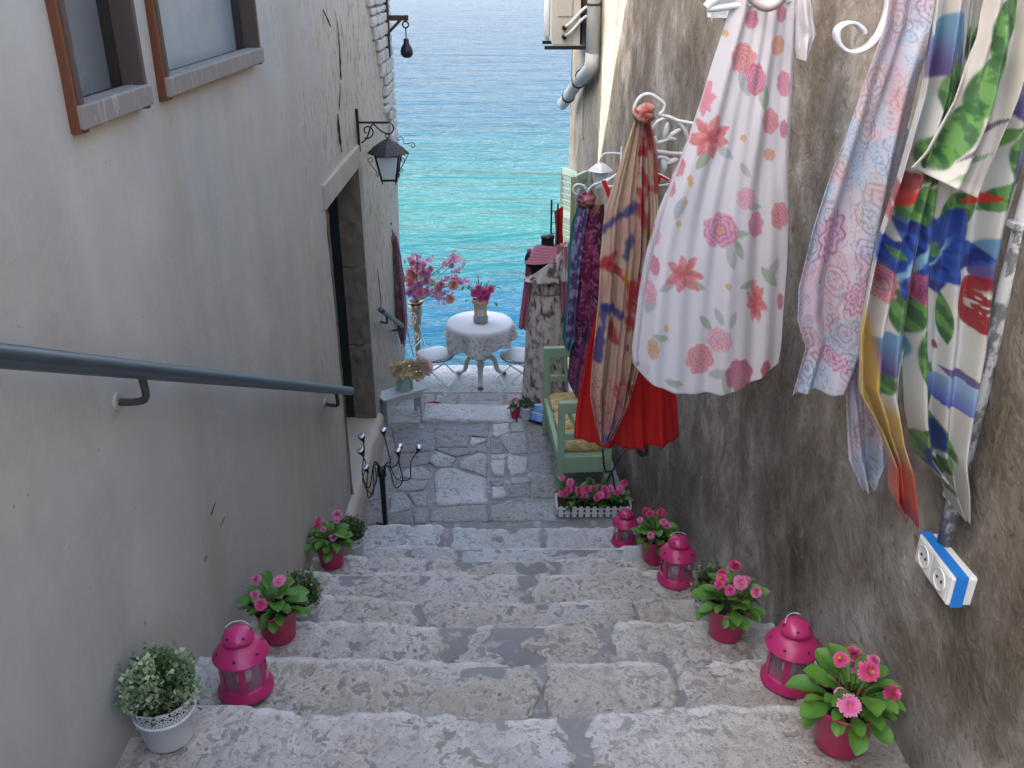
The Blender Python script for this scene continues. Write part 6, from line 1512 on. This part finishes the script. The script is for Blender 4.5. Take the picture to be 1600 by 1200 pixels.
skirt('ruffle', [1.180 - 0.15 * i / 16 for i in range(17)], ([1.05, 1.12, 1.18, 1.23], [0.185, 0.172, 0.160, 0.150]), md, 10, 0.018, top_tilt=0.85)
MB().tube([MT((0.124 * math.cos(a), 0.124 * 0.76 * math.sin(a), 0.925)) for a in [2 * math.pi * i / 40 for i in range(41)]], 0.006, 6).build('waist_cord', 'wood_grey', md, smooth=True)
pk = thing('pink_scarf', MT((-0.15, 0, 0.55)), 'pink gauzy scarf draped over the mannequin shoulders', 'scarf')
m = MB(); P = []
for i in range(49):                                   # gathered gauze crossing the neck
    t = i / 48; a = math.pi * (0.93 + 1.14 * t); row = []
    for k in range(31):
        u = k / 30; rr_ = 0.062 + 0.085 * u * (0.75 + 0.5 * abs(t - 0.5)) + 0.0018 * math.sin(u * 44 + t * 5)
        row.append(MT((rr_ * 1.2 * math.cos(a), rr_ * 0.92 * math.sin(a) - 0.010, 1.292 - 0.085 * u + 0.008 * math.sin(t * 5 + u * 4) - 0.05 * (1 - t) * u + 0.0014 * math.cos(u * 44 + t * 5))))
    P.append(row)
m.grid(P); m.build('shoulder_wrap', 'pink_scarf', pk, smooth=True, solid=0.003)
cloth('tail', [(824, 388), (819, 440), (814, 480), (810, 512)], [(838, 390), (836, 440), (832, 480), (828, 518)], mb_.y + 0.02, None, pk, 24, 50, 2, 0.016, 61, None, 'pink_scarf')
cloth('tail', [(870, 382), (874, 430), (876, 460), (878, 490)], [(888, 386), (888, 430), (887, 460), (886, 492)], mb_.y - 0.09, None, pk, 24, 50, 2, 0.014, 63, None, 'pink_scarf')

# ------------------------------------------------------------------ green bench with raised ends and gold cushions
b0 = Vector((0.440, 4.76, 0.008)); gb = thing('green_bench', b0, 'sage green wooden bench with raised slatted ends along the right wall', 'bench')
bd = Vector((-0.072, 1.0, 0)).normalized(); bx = Vector((1, 0.072, 0)).normalized()
def BT(x, l, z): return b0 + bx * x + bd * l + Z * z
LEN = 0.84; HW = 0.145; EH = 0.66; SHT = 0.30
for l in (0.0, LEN):
    for s in (-1, 1): MB().span(BT(s * HW, l, 0), BT(s * HW, l, EH - 0.02), 0.042, 0.038).build('post', 'green_paint', gb, bevel=0.004)
    MB().span(BT(-HW - 0.02, l, EH - 0.035), BT(HW + 0.02, l, EH - 0.035), 0.040, 0.075).build('top_rail', 'green_paint', gb, bevel=0.008)
    MB().span(BT(-HW, l, 0.43), BT(HW, l, 0.43), 0.028, 0.045).build('mid_rail', 'green_paint', gb, bevel=0.003)
    for x0, x1 in ((-0.075, -0.11), (-0.02, -0.02), (0.02, 0.02), (0.075, 0.11)): MB().span(BT(x0 * 0.5, l, 0.445), BT(x1, l, EH - 0.06), 0.016, 0.03).build('splat', 'green_paint', gb)
    MB().span(BT(-HW, l, 0.235), BT(HW, l, 0.235), 0.026, 0.11).build('end_rail', 'green_paint', gb, bevel=0.003)
for s in (-1, 1): MB().span(BT(s * HW, 0, 0.25), BT(s * HW, LEN, 0.25), 0.03, 0.075).build('seat_rail', 'green_paint', gb, bevel=0.003)
MB().span(BT(0, 0, 0.287), BT(0, LEN, 0.287), 2 * HW - 0.03, 0.016).build('seat_board', 'green_paint', gb)
for i, (l0, l1, nm) in enumerate(((0.03, 0.27, 'gold damask cushion nearest the picket planter on the green bench'), (0.285, 0.535, 'gold damask cushion in the middle of the green bench'), (0.55, 0.81, 'gold damask cushion at the mannequin end of the green bench'))):
    m = MB(); P = []; n = 28
    for z, k in ((0.0, 0.90), (0.006, 0.97), (0.022, 1.0), (0.038, 0.97), (0.046, 0.86), (0.050, 0.6), (0.051, 0.25), (0.051, 0.0)):
        row = []
        for q in range(n):
            a = 2 * math.pi * q / n; cx = abs(math.cos(a)) ** 0.35 * (1 if math.cos(a) > 0 else -1); cy = abs(math.sin(a)) ** 0.35 * (1 if math.sin(a) > 0 else -1)
            row.append(BT(cx * k * (HW - 0.01), (l0 + l1) / 2 + cy * k * (l1 - l0) / 2, 0.2965 + z))
        P.append(row)
    m.grid(P, True); tag(m.build('seat_cushion', 'damask_gold', smooth=True, origin=BT(0, (l0 + l1) / 2, 0.2965)), nm, 'cushion', 'gold cushions on the green bench')
m = MB().tube(smoothpts([BT(0.10, -0.06, 0.36), BT(0.12, -0.07, 0.22), BT(0.17, -0.03, 0.18), BT(0.19, -0.05, 0.03), BT(0.13, -0.06, 0.10), BT(0.20, -0.05, 0.28), BT(0.25, -0.02, 0.33)], 7), 0.0055, 7)
tag(m.build('power_cord', 'cable', smooth=True, origin=BT(0.12, -0.06, 0)), 'black power cord looping down beside the green bench', 'cord')
pa_ = at_z(828, 664, 0.02)
bp = thing('solar_charger', (0.19, 5.86, 0.014), 'flat blue panel with a black frame lying on the paving by the small pots', 'panel')
MB().box((0.19, 5.86, 0.02), (0.20, 0.24, 0.012), (0, 0, -0.5)).build('frame', 'iron_black', bp, bevel=0.003)
for s in (-1, 1): MB().box((0.19 + s * 0.052 * math.sin(0.5), 5.86 + s * 0.055, 0.028), (0.18, 0.098, 0.006), (0, 0, -0.5)).build('cell', 'blue_panel', bp)

# ------------------------------------------------------------------ right wall fittings
for lab, hkp, sz in (('small white wall lantern behind the magenta scarf', at_y(939, 248, 5.5), 0.082), ('white wall lantern half hidden behind the shoulder of the floral dress', at_y(1130, -62, 3.45), 0.088)):
    o = thing('white_wall_lantern', hkp, lab, 'lantern', 'white lanterns on the right wall'); wall_lantern(o, sz, 'white_iron', 'lamp_glass', 'white_iron', False)
    e = towall(hkp, 0.02); MB().tube(smoothpts([hkp, hkp + Z * 0.03 + X * 0.02, e - X * 0.03 + Z * 0.012, e], 4), 0.0065, 7).build('bracket_arm', 'white_iron', o, smooth=True)
    MB().box(e, (0.03, 0.05, 0.10)).build('wall_plate', 'white_iron', o, bevel=0.004)
# air conditioner
ay = 6.78; c0 = at_y(863, 72, ay); c1 = at_y(905, 72, ay); zc = c0.z; top = zc + 0.44
ac = thing('air_conditioner', ((c0.x + c1.x) / 2, ay, zc), 'stained cream air conditioner unit on black brackets high on the right wall', 'air conditioner')
cw = c1.x - c0.x
MB().box(((c0.x + c1.x) / 2, ay + 0.30, (zc + top) / 2 + 0.006), (cw, 0.60, top - zc)).build('casing', 'ac_cream', ac, bevel=0.008)
MB().box(((c0.x + c1.x) / 2 - 0.01, ay - 0.004, zc + 0.275), (cw * 0.52, 0.012, 0.16)).build('service_cover', 'ac_cream', ac, bevel=0.004)
MB().box(((c0.x + c1.x) / 2 - 0.005, ay - 0.012, zc + 0.335), (cw * 0.34, 0.006, 0.016)).build('cover_grip', 'wood_dark', ac)
MB().box((c1.x - 0.022, ay - 0.003, zc + 0.2), (0.05, 0.008, 0.39)).build('corner_strip', 'ac_cream', ac, bevel=0.002)
for s_, zz in ((0, 0.10), (1, 0.16)):
    MB().tube(smoothpts([(c1.x - 0.10, ay - 0.015, zc + zz - 0.03), (c1.x - 0.06, ay - 0.03, zc + zz), (c1.x + 0.03, ay - 0.02, zc + zz + 0.09), (RX(ay) + 0.01, ay + 0.02, zc + zz + 0.10)], 5), 0.011, 8).build('refrigerant_pipe', 'white_plastic', ac, smooth=True)
    MB().box((c1.x - 0.11, ay - 0.02, zc + zz - 0.04), (0.03, 0.03, 0.02), (0.3, 0.5, 0.2)).build('valve', 'iron_black', ac)
for yy in (ay + 0.02, ay + 0.52):
    MB().span((c0.x - 0.055, yy, zc - 0.012), (RX(yy) + 0.02, yy, zc - 0.012), 0.035, 0.024).build('bracket', 'iron_black', ac)
    MB().span((RX(yy) - 0.008, yy, zc - 0.02), (RX(yy) - 0.008, yy, zc + 0.3), 0.03, 0.02).build('bracket_plate', 'iron_black', ac)
MB().tube([(c0.x - 0.035, ay + 0.12, top), (c0.x - 0.035, ay + 0.12, zc + 0.07), (c0.x - 0.030, ay + 0.12, zc + 0.03)], [0.022, 0.022, 0.012], 12).build('grille_edge', 'white_plastic', ac, smooth=True)
# drain pipe
py0 = 6.42; px_ = RX(py0) - 0.052; e0 = at_y(931, 95, py0); zE = e0.z
dp = thing('drainpipe', (px_, py0, zE), 'pale plastic drainpipe bending out towards the sea below the air conditioner', 'pipe')
MB().tube([(px_, py0, 3.75), (px_, py0, zE + 0.04)] , 0.047, 18).build('upright', 'drainpipe', dp, smooth=True)
pe = at_y(879, 163, 7.5); mid = Vector((px_, py0, zE)).lerp(pe, 0.42)
MB().tube(smoothpts([(px_, py0, zE + 0.05), (px_ - 0.004, py0 + 0.02, zE - 0.03), Vector((px_, py0, zE)).lerp(pe, 0.13) - Z * 0.03, mid], 6), 0.0475, 18).build('elbow', 'drainpipe', dp, smooth=True)
MB().tube([mid, pe], 0.044, 18).build('spout', 'drainpipe', dp, smooth=True)
for t in (0.3, 0.42, 0.78):
    p = Vector((px_, py0, zE)).lerp(pe, t) - (Z * 0.004); d = (pe - Vector((px_, py0, zE))).normalized(); MB().tube([p - d * 0.006, p + d * 0.006], 0.0515, 18).build('joint_ring', 'iron_black', dp)
for z in (zE + 0.35, zE + 1.2): MB().tube([(px_, py0, z - 0.008), (px_, py0, z + 0.008)], 0.0515, 18).build('clamp', 'rust_dark', dp)
cy_ = [at_y(913, 128, 6.9), at_y(903, 140, 7.0), at_y(901, 165, 7.02), at_y(900, 195, 7.02), at_y(903, 218, 7.0)]
m = MB().tube(smoothpts([Vector((RX(p.y) - 0.012, p.y, p.z)) for p in cy_], 6), 0.011, 7); tag(m.build('wall_cable', 'cable_grey', smooth=True, origin=(RX(7) - 0.01, 7, cy_[-1].z)), 'grey cable running down the wall under the drainpipe', 'cable')
# shutters
def shutter(hinge, d, w, z0, z1, label):
    o = thing('window_shutter', (hinge[0], hinge[1], z0), label, 'shutter', 'pale green shutters on the right wall'); d = Vector((*d, 0)).normalized(); n = Vector((-d.y, d.x, 0)); H = Vector((hinge[0], hinge[1], 0))
    for a in (0.0, w): MB().span(H + d * a + Z * z0, H + d * a + Z * z1, 0.03, 0.028).build('stile', 'shutter_paint', o, bevel=0.002)
    for z in (z0 + 0.02, z1 - 0.02, (z0 + z1) / 2): MB().span(H + d * 0.014 + Z * z, H + d * (w - 0.014) + Z * z, 0.026, 0.05).build('cross_rail', 'shutter_paint', o)
    k = max(3, int((z1 - z0) / 0.05))
    for i in range(k):
        z = z0 + (z1 - z0) * (i + 0.5) / k; MB().add([H + d * 0.01 + Z * (z - 0.028) + n * 0.010, H + d * (w - 0.01) + Z * (z - 0.028) + n * 0.010, H + d * (w - 0.01) + Z * (z + 0.024) - n * 0.008, H + d * 0.01 + Z * (z + 0.024) - n * 0.008], [(0, 1, 2, 3)]).build('slat', 'shutter_paint', o, solid=0.006)
    MB().span(H + d * (w + 0.016) + Z * z0, H + d * (w + 0.016) + Z * z1, 0.034, 0.006).build('edge_strip', 'shutter_edge', o)
s0 = at_y(879, 262, 7.55); s1 = at_y(884, 400, 7.55); shutter((s0.x, 7.55), (0.55, -1.0), 0.42, s1.z, s0.z, 'pale green louvred shutter standing open by the sea-side corner')
t0_ = at_y(900, 268, 6.6); shutter((RX(6.6) - 0.03, 6.62), (-0.55, -1), 0.22, t0_.z - 0.7, t0_.z, 'pale green shutter leaf open against the wall behind the magenta scarf')
# black clothes rack with a red garment
rk = Vector((0.33, 7.0, TZ)); q0 = at_y(862, 312, 7.0); q1 = at_y(872, 318, 7.0)
ck = thing('clothes_rack', rk, 'black metal clothes rack rising behind the mannequin', 'rack')
for q in (q0, q1): MB().span((q.x, 7.0, TZ), (q.x, 7.0, q.z), 0.014, 0.014).build('post', 'iron_black', ck)
for i in range(5): z = q1.z - 0.06 - i * 0.09; MB().tube([(q0.x, 7.0, z), (q1.x, 7.0, z)], 0.003, 5).build('rung', 'iron_black', ck)
MB().box((q0.x - 0.0, 6.99, q1.z - 0.27), (0.04, 0.03, 0.05)).build('clamp', 'iron_black', ck)
MB().span((q0.x - 0.1, 7.0, TZ + 0.01), (q1.x + 0.1, 7.0, TZ + 0.01), 0.03, 0.014).build('foot', 'iron_black', ck)
rg = thing('crimson_garment', (q1.x, 7.05, 0.5), 'crimson garment hanging on the black clothes rack behind the mannequin', 'garment')
cloth('front', [(866, 330), (868, 360), (866, 400)], [(880, 322), (879, 360), (881, 400)], 7.06, None, rg, 20, 40, 2, 0.02, 71, None, 'red_strap')
# rusty iron hook low on the wall
k0 = on_right(1012, 690, 0.0); hkk = thing('iron_hook', k0, 'rusty iron ring hook low on the wall under the red dress', 'hook')
MB().tube(smoothpts([k0 + X * 0.01, k0 - X * 0.03, k0 - X * 0.05 - Z * 0.05, k0 - X * 0.025 - Z * 0.085, k0 - X * 0.005 - Z * 0.06], 5), [0.014] * 21, 8).build('hook', 'rust_dark', hkk, smooth=True)
MB().box(k0 - X * 0.0, (0.03, 0.06, 0.10)).build('wall_plate', 'rust_dark', hkk, bevel=0.006)
# conduit and double socket
cb = on_right(1482, 858, 0.012); cd = thing('conduit', Vector((RX(cb.y) - 0.014, cb.y, cb.z)), 'flaking white and grey conduit running down to the socket box', 'conduit')
MB().tube([(RX(1.60) - 0.014, 1.60, cb.z), (RX(1.60) - 0.014, 1.60, cb.z + 0.6), (RX(1.60) - 0.012, 1.595, 3.7)], 0.016, 12).build('tube', 'conduit', cd, smooth=True)
for z in (cb.z + 0.12, cb.z + 0.7): MB().box((RX(1.6) - 0.014, 1.60, z), (0.038, 0.044, 0.014)).build('clip', 'conduit', cd, bevel=0.003)
sy0, sy1 = 1.478, 1.640; sz1 = cb.z + 0.004; sz0 = sz1 - 0.070; sx = RX(1.55)
sk = thing('socket_box', (sx, 1.55, sz0), 'white double wall socket wrapped with blue tape', 'socket')
MB().box((sx - 0.026, (sy0 + sy1) / 2, (sz0 + sz1) / 2), (0.056, sy1 - sy0, sz1 - sz0)).build('housing', 'white_plastic', sk, bevel=0.005)
for i, yy in enumerate((1.600, 1.522)):
    xx = sx - 0.0545
    m = MB(); pr = [(0.026, 0.0), (0.026, -0.003), (0.0215, -0.003), (0.0205, 0.012), (0.0, 0.012)]; m.lathe(pr, 28); q_ = Euler((0, math.pi / 2, 0)).to_matrix(); m.v = [tuple(Vector((xx, yy, (sz0 + sz1) / 2)) + q_ @ Vector(v)) for v in m.v]
    so_ = m.build('socket_outlet', 'white_plastic', sk, smooth=True)
    for dy_ in (-0.0095, 0.0095): MB().tube([(xx - 0.002, yy + dy_, (sz0 + sz1) / 2), (xx + 0.0, yy + dy_, (sz0 + sz1) / 2)], 0.0035, 8).build('pin_hole', 'hole_dark', so_)
    MB().box((xx + 0.001, yy, (sz0 + sz1) / 2), (0.003, 0.066, 0.060)).build('face_frame', 'white_plastic', sk, bevel=0.001)
for (a_, b_) in (((sx - 0.0562, sy0 + 0.034), 0),):
    m = MB(); yw = 0.016; zc_ = sz1 + 0.0018; path = [(sx - 0.0562, sy0 - 0.002, zc_), (sx - 0.004, sy0 + 0.15, zc_)]
    m.prism([Vector((sx - 0.047, sy0 - 0.002, zc_)), Vector((sx - 0.022, sy0 - 0.002, zc_)), Vector((sx - 0.030, sy1 + 0.001, zc_)), Vector((sx - 0.052, sy1 + 0.001, zc_))], (0, 0, 0.0012)); m.build('blue_tape', 'blue_tape', sk)
    m = MB(); m.box((sx - 0.0345, sy0 - 0.0022, (sz0 + sz1) / 2 + 0.001), (0.025, 0.0014, sz1 - sz0 + 0.005)); m.build('blue_tape', 'blue_tape', sk)

# ------------------------------------------------------------------ layout units -> metres
for o in list(COL.objects):
    if o.parent is None and o.type not in ('CAMERA', 'LIGHT'):
        o.location = o.location * K; o.scale = o.scale * K
